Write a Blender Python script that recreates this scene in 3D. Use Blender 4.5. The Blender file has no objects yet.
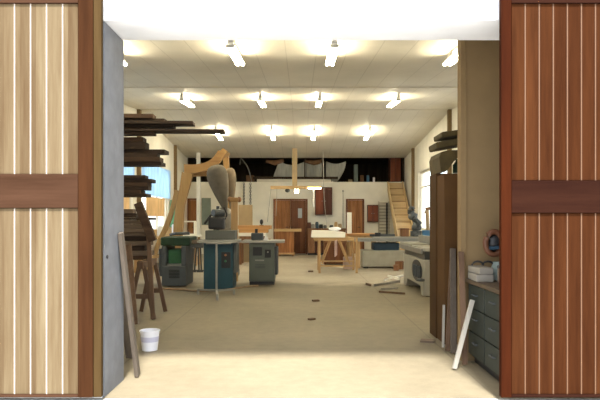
import bpy, bmesh, math, random
from mathutils import Vector, Matrix
random.seed(7)
S = bpy.context.scene
COL = S.collection
EYE = 1.29
F = 600.0
HOR = 220.0
def wx(px, Y): return (px - 300.0) / F * Y
def wz(py, Y): return EYE + (HOR - py) / F * Y

# ------------------------------------------------------------------ materials
def new_mat(name):
    m = bpy.data.materials.new(name); m.use_nodes = True
    nt = m.node_tree; nt.nodes.clear()
    o = nt.nodes.new('ShaderNodeOutputMaterial'); b = nt.nodes.new('ShaderNodeBsdfPrincipled')
    nt.links.new(b.outputs[0], o.inputs[0])
    return m, nt, b, o
def rgba(c): return (c[0], c[1], c[2], 1.0)
def coords(nt, scale=(1, 1, 1)):
    t = nt.nodes.new('ShaderNodeTexCoord'); mp = nt.nodes.new('ShaderNodeMapping')
    mp.inputs['Scale'].default_value = scale
    nt.links.new(t.outputs['Object'], mp.inputs[0])
    return mp.outputs[0]
def noise(nt, vec, scale, detail=4, rough=.55):
    n = nt.nodes.new('ShaderNodeTexNoise'); n.inputs['Scale'].default_value = scale
    n.inputs['Detail'].default_value = detail; n.inputs['Roughness'].default_value = rough
    nt.links.new(vec, n.inputs['Vector']); return n.outputs['Fac']
def ramp(nt, fac, stops):
    r = nt.nodes.new('ShaderNodeValToRGB'); el = r.color_ramp.elements
    while len(el) < len(stops): el.new(.5)
    for e, (p, c) in zip(el, stops): e.position = p; e.color = rgba(c)
    nt.links.new(fac, r.inputs[0]); return r.outputs[0]
def mixc(nt, fac, a, b, mode='MIX'):
    m = nt.nodes.new('ShaderNodeMix'); m.data_type = 'RGBA'; m.blend_type = mode
    if isinstance(fac, (int, float)): m.inputs[0].default_value = fac
    else: nt.links.new(fac, m.inputs[0])
    for s, v in ((6, a), (7, b)):
        if isinstance(v, tuple): m.inputs[s].default_value = rgba(v)
        else: nt.links.new(v, m.inputs[s])
    return m.outputs[2]
def mth(nt, op, a, b=None):
    m = nt.nodes.new('ShaderNodeMath'); m.operation = op
    for i, v in enumerate((a, b)):
        if v is None: continue
        if isinstance(v, (int, float)): m.inputs[i].default_value = v
        else: nt.links.new(v, m.inputs[i])
    return m.outputs[0]
def bump(nt, b, h, strength=.3, dist=.01):
    n = nt.nodes.new('ShaderNodeBump'); n.inputs['Strength'].default_value = strength
    n.inputs['Distance'].default_value = dist
    nt.links.new(h, n.inputs['Height']); nt.links.new(n.outputs[0], b.inputs['Normal'])
def paint(name, c, rough=.6, var=.12, scale=6, metal=0.0, spec=.4):
    m, nt, b, o = new_mat(name)
    f = noise(nt, coords(nt), scale, 5)
    d = tuple(x * (1 - var * 1.6) for x in c); l = tuple(min(1, x * (1 + var)) for x in c)
    nt.links.new(ramp(nt, f, [(.3, d), (.7, l)]), b.inputs['Base Color'])
    b.inputs['Roughness'].default_value = rough; b.inputs['Metallic'].default_value = metal
    b.inputs['Specular IOR Level'].default_value = spec
    bump(nt, b, f, .08, .01)
    return m
def wood(name, dark, light, axis=0, rough=.6, freq=1.0, boards=0.0, baxis=0, spec=.25):
    """grain runs along axis; boards>0 gives each board of that width its own tone along baxis"""
    m, nt, b, o = new_mat(name)
    sc = [14 * freq] * 3; sc[axis] = .9 * freq
    v = coords(nt, tuple(sc))
    f1 = noise(nt, v, 1.0, 6, .62); f2 = noise(nt, v, 5.0, 3, .5)
    f = mth(nt, 'ADD', mth(nt, 'MULTIPLY', f1, .75), mth(nt, 'MULTIPLY', f2, .25))
    col = ramp(nt, f, [(.32, dark), (.52, tuple((a + c) / 2 for a, c in zip(dark, light))), (.72, light)])
    if boards:
        t = nt.nodes.new('ShaderNodeTexCoord'); sx = nt.nodes.new('ShaderNodeSeparateXYZ')
        nt.links.new(t.outputs['Object'], sx.inputs[0])
        k = mth(nt, 'FLOOR', mth(nt, 'DIVIDE', sx.outputs[baxis], boards))
        wn = nt.nodes.new('ShaderNodeTexWhiteNoise'); wn.noise_dimensions = '1D'
        nt.links.new(k, wn.inputs['W'])
        tone = ramp(nt, wn.outputs[0], [(0, (.68, .62, .58)), (1, (1.0, 1.0, 1.0))])
        col = mixc(nt, 1.0, col, tone, 'MULTIPLY')
    nt.links.new(col, b.inputs['Base Color'])
    b.inputs['Roughness'].default_value = rough; b.inputs['Specular IOR Level'].default_value = spec
    bump(nt, b, f, .15, .005)
    return m
def emit(name, c, s):
    m, nt, b, o = new_mat(name)
    nt.nodes.remove(b); e = nt.nodes.new('ShaderNodeEmission')
    e.inputs[0].default_value = rgba(c); e.inputs[1].default_value = s
    nt.links.new(e.outputs[0], o.inputs[0]); return m
def cloth_through(name, c, t=.6):
    m, nt, b, o = new_mat(name); nt.nodes.remove(b)
    d = nt.nodes.new('ShaderNodeBsdfDiffuse'); tr = nt.nodes.new('ShaderNodeBsdfTranslucent'); mx = nt.nodes.new('ShaderNodeMixShader')
    f = noise(nt, coords(nt, (8, 8, 1.2)), 1.5, 4)
    col = ramp(nt, f, [(.3, tuple(x * .8 for x in c)), (.7, tuple(min(1, x * 1.1) for x in c))])
    nt.links.new(col, d.inputs[0]); nt.links.new(col, tr.inputs[0]); mx.inputs[0].default_value = t
    nt.links.new(d.outputs[0], mx.inputs[1]); nt.links.new(tr.outputs[0], mx.inputs[2]); nt.links.new(mx.outputs[0], o.inputs[0])
    return m
def glass_mat():
    m, nt, b, o = new_mat('window_glass'); nt.nodes.remove(b)
    t = nt.nodes.new('ShaderNodeBsdfTransparent'); t.inputs[0].default_value = (.95, .97, .97, 1)
    g = nt.nodes.new('ShaderNodeBsdfGlossy'); g.inputs['Roughness'].default_value = .05
    mx = nt.nodes.new('ShaderNodeMixShader'); mx.inputs[0].default_value = .06
    nt.links.new(t.outputs[0], mx.inputs[1]); nt.links.new(g.outputs[0], mx.inputs[2]); nt.links.new(mx.outputs[0], o.inputs[0])
    return m
def concrete(name, c, seams=True):
    m, nt, b, o = new_mat(name)
    v = coords(nt)
    f1 = noise(nt, v, .7, 6, .6); f2 = noise(nt, v, 9, 5, .6); f3 = noise(nt, v, 60, 3)
    f = mth(nt, 'ADD', mth(nt, 'MULTIPLY', f1, .55), mth(nt, 'ADD', mth(nt, 'MULTIPLY', f2, .3), mth(nt, 'MULTIPLY', f3, .15)))
    col = ramp(nt, f, [(.35, tuple(x * .72 for x in c)), (.55, c), (.68, tuple(x * 1.18 for x in c))])
    if seams:
        t = nt.nodes.new('ShaderNodeTexCoord'); sx = nt.nodes.new('ShaderNodeSeparateXYZ')
        nt.links.new(t.outputs['Object'], sx.inputs[0])
        a = mth(nt, 'LESS_THAN', mth(nt, 'ABSOLUTE', mth(nt, 'SUBTRACT', mth(nt, 'FRACT', mth(nt, 'DIVIDE', mth(nt, 'ADD', sx.outputs[0], 30.08), 3.0)), .5)), .0028)
        y = mth(nt, 'LESS_THAN', mth(nt, 'ABSOLUTE', mth(nt, 'SUBTRACT', mth(nt, 'FRACT', mth(nt, 'DIVIDE', sx.outputs[1], 4.0)), .5)), .0022)
        col = mixc(nt, mth(nt, 'MULTIPLY', mth(nt, 'MAXIMUM', a, y), .45), col, tuple(x * .4 for x in c))
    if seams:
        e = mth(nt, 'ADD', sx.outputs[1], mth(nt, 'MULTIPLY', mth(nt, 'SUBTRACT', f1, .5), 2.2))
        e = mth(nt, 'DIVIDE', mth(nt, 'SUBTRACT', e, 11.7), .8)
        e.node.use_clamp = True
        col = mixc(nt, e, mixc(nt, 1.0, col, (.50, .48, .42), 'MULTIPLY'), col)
    nt.links.new(col, b.inputs['Base Color'])
    b.inputs['Roughness'].default_value = .62; b.inputs['Specular IOR Level'].default_value = .3
    bump(nt, b, f, .12, .01)
    return m
def ceiling_mat():
    m, nt, b, o = new_mat('ceiling_panels')
    t = nt.nodes.new('ShaderNodeTexCoord'); sx = nt.nodes.new('ShaderNodeSeparateXYZ')
    nt.links.new(t.outputs['Object'], sx.inputs[0])
    g = mth(nt, 'LESS_THAN', mth(nt, 'FRACT', mth(nt, 'DIVIDE', mth(nt, 'ADD', sx.outputs[0], 40.1), .42)), .03)
    f = noise(nt, coords(nt), 1.4, 4)
    col = ramp(nt, f, [(.3, (.60, .56, .47)), (.7, (.68, .64, .54))])
    col = mixc(nt, mth(nt, 'MULTIPLY', g, .35), col, (.27, .24, .18))
    nt.links.new(col, b.inputs['Base Color']); b.inputs['Roughness'].default_value = .55
    b.inputs['Specular IOR Level'].default_value = .3
    return m

M = {}
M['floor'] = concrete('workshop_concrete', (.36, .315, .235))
M['yard'] = concrete('yard_concrete', (.47, .46, .44), False)
M['ceiling'] = ceiling_mat()
M['wall'] = paint('cream_plaster', (.80, .77, .67), .75, .05, 2)
M['wallwhite'] = paint('white_plaster', (.78, .79, .80), .8, .04, 3)
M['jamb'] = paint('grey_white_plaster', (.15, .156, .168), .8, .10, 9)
M['partition'] = paint('dull_brown_plaster', (.19, .13, .065), .85, .06, 3, spec=.1)
M['loftwood'] = wood('unlit_loft_boarding', (.035, .026, .018), (.075, .055, .038), 2, .8, .6, .2, 0)  # dark tone puts the loft's lack of light into the boards
M['doorleft'] = wood('teak_planks_pale', (0.0922, 0.0605, 0.0317), (0.1670, 0.1325, 0.0789), 2, .85, .8, .114, 0, .03)
M['stileleft'] = wood('teak_stile_brown', (0.0243, 0.0093, 0.0036), (0.0470, 0.0185, 0.0071), 2, .85, .8, spec=.03)
M['railleft'] = wood('teak_rail_brown', (0.0315, 0.0147, 0.0077), (0.0595, 0.0294, 0.0168), 0, .85, .8, spec=.03)
M['edgeleft'] = wood('teak_edge_pale', (0.0390, 0.0228, 0.0084), (0.0650, 0.0403, 0.0163), 2, .85, .8, spec=.03)
M['doorright'] = wood('red_teak_planks', (0.0298, 0.0095, 0.0031), (0.0676, 0.0239, 0.0079), 2, .85, .8, .1, 0, .03)
M['stileright'] = wood('red_teak_stile', (0.0187, 0.0041, 0.0013), (0.0413, 0.0097, 0.0026), 2, .85, .8, spec=.03)
M['railright'] = wood('dark_red_teak_rail', (0.0122, 0.0038, 0.0023), (0.0258, 0.0091, 0.0049), 0, .85, .8, spec=.03)
M['pine'] = wood('pine', (.38, .24, .10), (.58, .40, .20), 0, .55)
M['pinez'] = wood('pine_upright', (.34, .20, .085), (.54, .36, .175), 2, .55)
M['pale'] = wood('sunlit_pale_board', (.84, .80, .68), (.94, .92, .84), 0, .55)  # near-white tone stands in for sunlight falling on these boards
M['arch'] = wood('golden_curved_timber', (.27, .155, .055), (.44, .285, .125), 2, .5, .6)
M['archx'] = wood('golden_cross_timber', (.25, .135, .047), (.40, .24, .10), 0, .5, .6)
M['orange'] = wood('orange_board', (.42, .20, .07), (.62, .34, .13), 0, .5)
M['dark'] = wood('weathered_dark_board', (.018, .011, .007), (.052, .032, .02), 0, .8)
M['dark2'] = wood('weathered_brown_board', (.03, .016, .009), (.082, .047, .026), 0, .8)
M['grey'] = wood('weathered_grey_board', (0.0813, 0.0575, 0.0400), (0.2000, 0.1475, 0.1063), 0, .8)
M['brownz'] = wood('brown_leaning_board', (.065, .036, .02), (.15, .09, .054), 2, .7)
M['taupez'] = wood('taupe_leaning_board', (0.0720, 0.0570, 0.0432), (0.1320, 0.1080, 0.0840), 2, .75)
M['whitez'] = wood('white_leaning_strip', (.26, .24, .205), (.38, .36, .31), 2, .6)
M['doorback'] = wood('brown_back_door', (0.1820, 0.0700, 0.0252), (0.5040, 0.2310, 0.0840), 2, .5, 1.0, .13, 0)
M['doorback2'] = wood('dark_back_door', (0.1200, 0.0480, 0.0240), (0.2880, 0.1200, 0.0540), 2, .5, 1.0, .13, 0)
M['cabred'] = wood('dark_red_cabinet', (.05, .018, .011), (.12, .04, .024), 2, .5)
M['cabred2'] = wood('red_cabinet_panel', (.13, .035, .016), (.26, .075, .035), 2, .5)
M['benchwood'] = wood('brown_bench_wood', (.13, .06, .028), (.28, .14, .066), 2, .6)
M['stair'] = wood('pine_stair', (.56, .40, .20), (.74, .57, .33), 0, .55)
M['carton'] = paint('brown_fibreboard', (.055, .028, .010), .8, .10, 3, spec=.1)
M['carton2'] = paint('tan_fibreboard', (.075, .038, .014), .8, .10, 3, spec=.1)
M['tan'] = paint('tan_cardboard', (.42, .31, .17), .8, .08, 3)
M['khaki'] = paint('khaki_canvas', (.062, .044, .014), .9, .2, 8)
M['bluesaw'] = paint('blue_machine_paint', (0.0090, 0.0450, 0.0630), .5, .12, 4)
M['greymach'] = paint('grey_machine_paint', (.085, .09, .08), .5, .12, 4)
M['darkgrey'] = paint('slate_machine_paint', (0.0459, 0.0527, 0.0567), .5, .12, 4)
M['greymach2'] = paint('grey_green_machine_paint', (0.0943, 0.1087, 0.0870), .5, .1, 4)
M['green'] = paint('dark_green_paint', (.006, .028, .010), .5, .12, 5)
M['greenpanel'] = paint('mid_green_paint', (0.0308, 0.1190, 0.0490), .5, .1, 5)
M['greenboard'] = paint('green_board_paint', (.10, .27, .15), .6, .1, 4)
M['greyboard'] = paint('grey_green_board_paint', (.19, .23, .20), .6, .1, 4)
M['steel'] = paint('cast_steel', (.24, .24, .22), .4, .1, 6, .3)
M['galv'] = paint('pale_grey_steel', (.25, .245, .22), .5, .1, 6, .2)
M['black'] = paint('black_rubber', (.015, .015, .016), .5, .1, 6)
M['white'] = paint('white_machine_paint', (.32, .305, .25), .5, .06, 4)
M['whitemetal'] = paint('white_enamel', (.8, .8, .76), .4, .04, 4)
M['bucket'] = paint('white_plastic', (.82, .83, .88), .4, .03, 4)
M['bucketband'] = paint('pale_violet_print', (.55, .55, .68), .5, .03, 4)
M['bag'] = paint('grey_filter_cloth', (.13, .112, .085), .9, .10, 10)
M['bag2'] = paint('brown_grey_filter_cloth', (.20, .15, .095), .9, .10, 10)
M['bluemotor'] = paint('dark_blue_paint', (0.0210, 0.0490, 0.0770), .5, .1, 5)
M['bluetool'] = paint('blue_paint', (.07, .20, .36), .5, .1, 5)
M['statue'] = paint('mottled_blue_grey', (.085, .095, .10), .6, .4, 14)
M['lampgrey'] = paint('lamp_bracket_grey', (.5, .49, .46), .6, .05, 4)
M['greencounter'] = paint('dark_green_cabinet', (0.0138, 0.0193, 0.0149), .55, .12, 4)
M['countertop'] = wood('brown_counter_top', (0.0450, 0.0300, 0.0180), (0.0780, 0.0540, 0.0330), 1, .6)
M['sail'] = cloth_through('white_sailcloth', (.62, .62, .55), .15)
M['blue'] = cloth_through('blue_sheet', (.62, .78, .95), .85)
M['tancurtain'] = cloth_through('tan_curtain_cloth', (.72, .55, .34), .75)
M['brownroll'] = paint('brown_roll', (.21, .11, .055), .8, .15, 6)
M['pink'] = paint('pinkish_card', (.42, .31, .26), .8, .08, 5)
M['rag'] = paint('pinkish_cloth', (.5, .36, .33), .9, .1, 8)
M['notice'] = paint('pale_grey_paper', (.45, .50, .53), .8, .04, 5)
M['leather'] = paint('brown_leather', (0.1020, 0.0372, 0.0150), .55, .2, 8)
M['hose'] = paint('tan_hose', (.24, .16, .09), .7, .1, 8)
M['pipe'] = paint('rust_brown_pipe', (.34, .13, .05), .6, .15, 6)
M['slat'] = paint('grey_beige_slats', (.46, .42, .34), .7, .1, 4)
M['panelsaw'] = paint('grey_beige_machine_paint', (.33, .31, .24), .5, .1, 4)
M['beadleft'] = paint('pale_bead_highlight', (0.3740, 0.3230, 0.2720), .6, .05, 5)  # pale colour stands in for light along the left door's plank gaps
M['beadright'] = paint('orange_bead_highlight', (.10, .047, .02), .6, .05, 5)  # brighter tone paints the highlight lines of the right door
M['partition2'] = paint('beige_grey_drum', (.22, .20, .165), .7, .08, 5)
M['treadwood'] = wood('shade_toned_pine_tread', (.30, .185, .08), (.44, .29, .14), 0, .6)  # pine darkened to paint the shade lines between the steps
M['planergrey'] = paint('blue_grey_planer_paint', (.062, .072, .078), .5, .12, 4)
M['tube'] = emit('fluorescent_glow', (1.0, .885, .63), 84)
M['bulb'] = emit('bulb_glow', (1.0, .86, .56), 24)
M['glass'] = glass_mat()
M['frame'] = paint('cream_window_frame', (.62, .58, .48), .6, .05, 4)

# ------------------------------------------------------------------ mesh builder (world coordinates)
class MB:
    def __init__(self): self.bm = bmesh.new()
    def _add(self, verts, faces, mi=0):
        vs = [self.bm.verts.new(v) for v in verts]
        for f in faces:
            try:
                fc = self.bm.faces.new([vs[i] for i in f]); fc.material_index = mi
            except ValueError: pass
        return vs
    def box(self, x0, x1, y0, y1, z0, z1, bev=0, rot=None, piv=None):
        t = bmesh.new()
        c = [(x, y, z) for z in (z0, z1) for y in (y0, y1) for x in (x0, x1)]
        vs = [t.verts.new(v) for v in c]
        for f in ((0, 2, 3, 1), (4, 5, 7, 6), (0, 1, 5, 4), (2, 6, 7, 3), (0, 4, 6, 2), (1, 3, 7, 5)):
            t.faces.new([vs[i] for i in f])
        if bev: bmesh.ops.bevel(t, geom=list(t.edges), offset=bev, segments=2, affect='EDGES', profile=.6)
        if rot is not None:
            p = Vector(piv or ((x0 + x1) / 2, (y0 + y1) / 2, (z0 + z1) / 2))
            for v in t.verts: v.co = rot @ (v.co - p) + p
        self._merge(t); return self
    def _merge(self, t):
        t.verts.index_update()
        self._add([v.co.copy() for v in t.verts], [[v.index for v in f.verts] for f in t.faces]); t.free()
    def prism(self, pts, axis, a, b, bev=0):
        """closed 2-D outline extruded from a to b along axis (0: yz, 1: xz, 2: xy)"""
        def P(u, v, w): return {0: (w, u, v), 1: (u, w, v), 2: (u, v, w)}[axis]
        t = bmesh.new(); n = len(pts)
        A = [t.verts.new(P(u, v, a)) for u, v in pts]; B = [t.verts.new(P(u, v, b)) for u, v in pts]
        t.faces.new(A); t.faces.new(B[::-1])
        for i in range(n): t.faces.new((A[i], B[i], B[(i + 1) % n], A[(i + 1) % n]))
        bmesh.ops.recalc_face_normals(t, faces=t.faces)
        if bev: bmesh.ops.bevel(t, geom=list(t.edges), offset=bev, segments=1, affect='EDGES')
        self._merge(t); return self
    def tube(self, pts, r, n=10, r2=None):
        pts = [Vector(p) for p in pts]; k = len(pts); rings = []
        for i, p in enumerate(pts):
            d = (pts[min(i + 1, k - 1)] - pts[max(i - 1, 0)]).normalized()
            u = d.cross(Vector((0, 0, 1)) if abs(d.z) < .9 else Vector((1, 0, 0))).normalized(); w = d.cross(u)
            rr = r[i] if isinstance(r, (list, tuple)) else (r if r2 is None else r + (r2 - r) * i / (k - 1))
            rings.append([p + (u * math.cos(2 * math.pi * j / n) + w * math.sin(2 * math.pi * j / n)) * rr for j in range(n)])
        vs = [v for g in rings for v in g]; fs = []
        for i in range(k - 1):
            for j in range(n):
                a, b = i * n + j, i * n + (j + 1) % n
                fs.append((a, b, b + n, a + n))
        fs.append(tuple(range(n))[::-1]); fs.append(tuple(range((k - 1) * n, k * n)))
        self._add(vs, fs); return self
    def bar(self, a, b, w, d=None):
        """square bar from a to b"""
        a, b = Vector(a), Vector(b); d = d or w
        t = (b - a).normalized()
        u = t.cross(Vector((0, 1, 0)) if abs(t.y) < .9 else Vector((1, 0, 0))).normalized(); v = t.cross(u)
        vs = [p + u * (sx * w / 2) + v * (sy * d / 2) for p in (a, b) for sx, sy in ((-1, -1), (1, -1), (1, 1), (-1, 1))]
        self._add(vs, [(3, 2, 1, 0), (4, 5, 6, 7), (0, 1, 5, 4), (1, 2, 6, 5), (2, 3, 7, 6), (3, 0, 4, 7)]); return self
    def lathe(self, cx, cy, prof, n=24, sx=1, sy=1, cap=True):
        vs, fs = [], []; k = len(prof)
        for r, z in prof:
            for j in range(n):
                a = 2 * math.pi * j / n
                vs.append((cx + r * math.cos(a) * sx, cy + r * math.sin(a) * sy, z))
        for i in range(k - 1):
            for j in range(n):
                a, b = i * n + j, i * n + (j + 1) % n
                fs.append((a, b, b + n, a + n))
        if cap: fs.append(tuple(range(n))[::-1]); fs.append(tuple(range((k - 1) * n, k * n)))
        self._add(vs, fs); return self
    def blob(self, c, r, seg=16):
        vs, fs = [], []; ring = seg // 2
        for i in range(ring + 1):
            ph = math.pi * i / ring
            for j in range(seg):
                a = 2 * math.pi * j / seg
                vs.append((c[0] + r[0] * math.sin(ph) * math.cos(a), c[1] + r[1] * math.sin(ph) * math.sin(a), c[2] - r[2] * math.cos(ph)))
        for i in range(ring):
            for j in range(seg):
                a, b = i * seg + j, i * seg + (j + 1) % seg
                fs.append((a, b, b + seg, a + seg))
        self._add(vs, fs); return self
    def sheet(self, fn, nu, nv, th):
        """thin cloth of real thickness: fn(u,v)->point"""
        t = bmesh.new()
        g = [[t.verts.new(fn(i / nu, j / nv)) for j in range(nv + 1)] for i in range(nu + 1)]
        for i in range(nu):
            for j in range(nv): t.faces.new((g[i][j], g[i + 1][j], g[i + 1][j + 1], g[i][j + 1]))
        bmesh.ops.recalc_face_normals(t, faces=t.faces)
        bmesh.ops.solidify(t, geom=list(t.faces), thickness=th)
        self._merge(t); return self
    def build(self, name, mat, parent=None, loc=None, smooth=False):
        root = parent
        while root is not None and root.parent is not None: root = root.parent
        o0 = Vector(loc if root is None else root.location) if (loc is not None or root is not None) else Vector((0, 0, 0))
        bmesh.ops.remove_doubles(self.bm, verts=self.bm.verts, dist=1e-5)
        bmesh.ops.recalc_face_normals(self.bm, faces=self.bm.faces)
        me = bpy.data.meshes.new(name)
        for v in self.bm.verts: v.co -= o0
        self.bm.to_mesh(me); self.bm.free()
        me.materials.append(M[mat] if isinstance(mat, str) else mat)
        if smooth:
            for p in me.polygons: p.use_smooth = True
        ob = bpy.data.objects.new(name, me); COL.objects.link(ob)
        if parent is not None: ob.parent = parent
        else: ob.location = o0
        return ob
def tag(o, label, cat, group=None):
    o['label'] = label; o['category'] = cat
    if group: o['group'] = group
    return o
def thing(name, label, cat, loc, group=None):
    o = bpy.data.objects.new(name, None); COL.objects.link(o); o.location = loc; o.empty_display_size = .1
    return tag(o, label, cat, group)
def single(mb, name, mat, label, cat, loc, group=None, smooth=False):
    return tag(mb.build(name, mat, None, loc, smooth), label, cat, group)
def struct(mb, name, mat, parent=None):
    o = mb.build(name, mat, parent)
    if parent is None: o['kind'] = 'structure'
    return o
def copy_tree(o, loc, label):
    r = o.copy(); COL.objects.link(r); r.location = loc; r['label'] = label
    for ch in list(o.children):
        c = ch.copy(); COL.objects.link(c); c.parent = r
        for g in list(ch.children):
            d = g.copy(); COL.objects.link(d); d.parent = c
    return r
def rotz(a): return Matrix.Rotation(math.radians(a), 3, 'Z')
def roty(a): return Matrix.Rotation(math.radians(a), 3, 'Y')
def rotx(a): return Matrix.Rotation(math.radians(a), 3, 'X')

# ------------------------------------------------------------------ the room
XL, XR = -4.28, 3.98
Y0, Y1 = 4.35, 4.84          # front wall
YR, YB, YE = 15.8, 22.7, 26.5  # ridge, loft front, end wall
def ceil_z(y): return 4.2 - .08 * abs(y - YR)
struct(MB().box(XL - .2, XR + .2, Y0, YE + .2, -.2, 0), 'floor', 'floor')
struct(MB().box(-40, 40, -30, Y0, -.25, -.005).box(-40, XL - .2, Y0, 60, -.25, -.005).box(XR + .2, 40, Y0, 60, -.25, -.005), 'ground', 'yard')
c = MB()
T = .12
YC = YB + .05
c.prism([(Y1, ceil_z(Y1)), (YR, ceil_z(YR)), (YC, ceil_z(YC)), (YC, ceil_z(YC) + T), (YR, ceil_z(YR) + T), (Y1, ceil_z(Y1) + T)], 0, XL - .2, XR + .2)
struct(c, 'ceiling', 'ceiling')
def side_wall(name, xa, xb, holes):
    m = MB(); ys = [Y1] + [v for h in holes for v in h[:2]] + [YE]
    def seg(ya, yb, za, zb=None):
        pts = [(ya, za), (yb, za)]
        if zb is not None: pts += [(yb, zb), (ya, zb)]
        else:
            pts += [(yb, ceil_z(yb) - .002)]
            if ya < YR < yb: pts += [(YR, ceil_z(YR) - .002)]
            pts += [(ya, ceil_z(ya) - .002)]
        m.prism(pts, 0, xa, xb)
    ys[-1] = YC
    for i in range(0, len(ys), 2): seg(ys[i], ys[i + 1], 0)
    m.prism([(YC, 0), (YE, 0), (YE, ceil_z(YE) + .5), (YC, ceil_z(YC) + .5)], 0, xa, xb)
    for ya, yb, za, zb in holes: seg(ya, yb, 0, za); seg(ya, yb, zb)
    struct(m, name, 'wall')
WL = [(10.6, 15.35, .95, 2.92), (16.05, 19.5, .95, 2.92)]
WR = [(11.3, 15.5, .95, 2.9), (16.15, 20.2, .95, 2.9)]  # nearer opening is unseen, added to let light onto the mid floor
side_wall('wall_left', XL - .2, XL, WL)
side_wall('wall_right', XR, XR + .2, WR)
def window(n, x, y0, y1, z0, z1, ny, zr):
    m = MB(); w = .07; xa, xb = x - .04, x + .04
    m.box(xa, xb, y0, y0 + w, z0, z1).box(xa, xb, y1 - w, y1, z0, z1).box(xa, xb, y0 + w, y1 - w, z0, z0 + w).box(xa, xb, y0 + w, y1 - w, z1 - w, z1)
    for i in range(1, ny):
        y = y0 + (y1 - y0) * i / ny; m.box(xa + .01, xb - .01, y - .022, y + .022, z0 + w, z1 - w)
    for z in zr: m.box(xa + .012, xb - .012, y0 + w, y1 - w, z - .02, z + .02)
    o = struct(m, 'window_%d' % n, 'frame')
    MB().box(x - .004, x + .004, y0 + w, y1 - w, z0 + w, z1 - w).build('pane', 'glass', o)
    s = 1 if x > 0 else -1
    MB().box(min(x - s * .1, x - s * .2), max(x - s * .1, x - s * .2), y0, y1, z0 - .03, z0 - .001).build('sill', 'frame', o)
window(1, XL - .1, *WL[0], 4, (1.95,))
window(2, XL - .1, *WL[1], 3, (1.95,))
window(3, XR + .1, *WR[1], 2, (2.38,))
window(4, XR + .1, *WR[0], 3, (2.35, 1.75))  # added window, hidden behind the panel stack, brightens the mid floor
# loft front (the back wall of the hall), loft deck and its end wall, coloured dark for the unlit loft
LZ = 2.73
struct(MB().box(XL, XR, YB, YB + .15, 0, LZ), 'wall_back', 'wall')
struct(MB().box(XL, XR, YB + .15, YE - .06, LZ - .2, LZ), 'slab', 'loftwood')
struct(MB().box(XL, XR, YE - .06, YE, 0, ceil_z(YE) + .5), 'wall_end', 'loftwood')
# loft side lining, coloured dark for the unlit loft, and the unlined roof over it
struct(MB().box(XL, XL + .03, YB + .16, YE - .06, LZ, ceil_z(YE) + .45), 'wall_loft_left', 'loftwood')
struct(MB().box(XR - .03, XR, YB + .16, YE - .06, LZ, ceil_z(YE) + .45), 'wall_loft_right', 'loftwood')
struct(MB().prism([(YC + .005, ceil_z(YC) + .42), (YE, ceil_z(YE) + .42), (YE, ceil_z(YE) + .5), (YC + .005, ceil_z(YC) + .5)], 0, XL, XR).box(XL, XR, YC + .003, YC + .03, ceil_z(YC) + .002, ceil_z(YC) + .42), 'roof', 'loftwood')
# front wall around the doorway
XO = 2.25
DJ = -1.4355
fm = MB()
FT = 4.6
fm.box(-9, DJ, Y0, Y1, 0, FT).box(XO, 9, Y0, Y1, 0, FT).box(DJ, XO, Y0, Y1, 2.74, FT)
struct(fm, 'wall_front', 'wallwhite')
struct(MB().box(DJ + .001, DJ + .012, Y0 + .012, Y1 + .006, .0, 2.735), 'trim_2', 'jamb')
# storage partition on the right
struct(MB().box(1.475, XR, 5.5, 5.62, 0, ceil_z(5.5) - .004), 'partition', 'partition')
struct(MB().box(1.512, 1.525, 5.49, 5.5, 0, ceil_z(5.5) - .02), 'trim_3', 'partition')
# wall pilasters and ceiling cover strips
for i, (x, y) in enumerate(((XL, YR), (XL, 20.4), (XR, YR), (XR, 20.9), (XL, 11.0 - .7), (XR, 11.0))):
    s = 1 if x < 0 else -1
    p = MB().box(min(x, x + s * .09), max(x, x + s * .09), y - .07, y + .07, 0, ceil_z(y + .07) - .004)
    struct(p, 'pillar_%d' % (i + 1), 'partition')
for i, y in enumerate((11.6, YR)):
    struct(MB().box(XL + .1, XR - .1, y - .03, y + .03, ceil_z(y) - .018, ceil_z(y) - .003 - .08 * .03), 'trim_%d' % (4 + i), 'frame')

# ------------------------------------------------------------------ the two teak doors
def door_leaf(x0, x1, edge_in, mats, tone, label, pitch, rail_z):
    """plank door lying flat along the outer face of the front wall"""
    ya, yb = 4.255, 4.305
    o = thing('barn_door', label, 'door', ((x0 + x1) / 2, (ya + yb) / 2, .03))
    z0, z1 = .03, 2.98
    s = 1 if edge_in > (x0 + x1) / 2 else -1
    pan, sti, rai, edg = mats
    ew, sw = (.056, .107) if s > 0 else (.0, .075)
    if ew: MB().box(min(edge_in, edge_in - s * ew), max(edge_in, edge_in - s * ew), ya + .008, yb, z0, z1, .004).build('edge_trim', edg, o)
    a, b = sorted((edge_in - s * ew, edge_in - s * (ew + sw)))
    MB().box(a + .001, b - .001, ya, yb, z0, z1, .004).build('stile', sti, o)
    out = x0 if s > 0 else x1
    a2, b2 = sorted((out, out + s * .11))
    MB().box(a2, b2 - .001, ya, yb, z0, z1, .004).build('stile', sti, o)
    pa, pb = (b2, a) if s > 0 else (b, a2)
    for za, zb in ((rail_z[0], rail_z[1]), (z0, z0 + .02), (z1 - .15, z1)):
        MB().box(pa, pb - .001, ya + .001, yb, za, zb, .004).build('rail', rai, o)
    for k, (za, zb) in enumerate(((z0 + .02, rail_z[0]), (rail_z[1], z1 - .15))):
        gb_ = MB()
        m = MB(); m.box(pa, pb, ya + .0345, yb - .002, za, zb)
        x = a if s > 0 else b
        while pa - .02 < x <= pb + .02:
            u, v = sorted((x, x - s * pitch)); u, v = max(u, pa), min(v, pb)
            if v - u > .02: m.box(u + .005, v - .005, ya + .014, ya + .028, za + .002, zb - .002, .003)
            if pa + .01 < x < pb - .01: gb_.box(x - .0045, x + .0045, ya + .0125, ya + .0285, za + .002, zb - .002)
            x -= s * pitch
        m.build('plank_panel', pan, o); gb_.build('groove_highlight', 'bead' + tone, o)  # strips carry painted highlights between the planks
    return o
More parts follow.
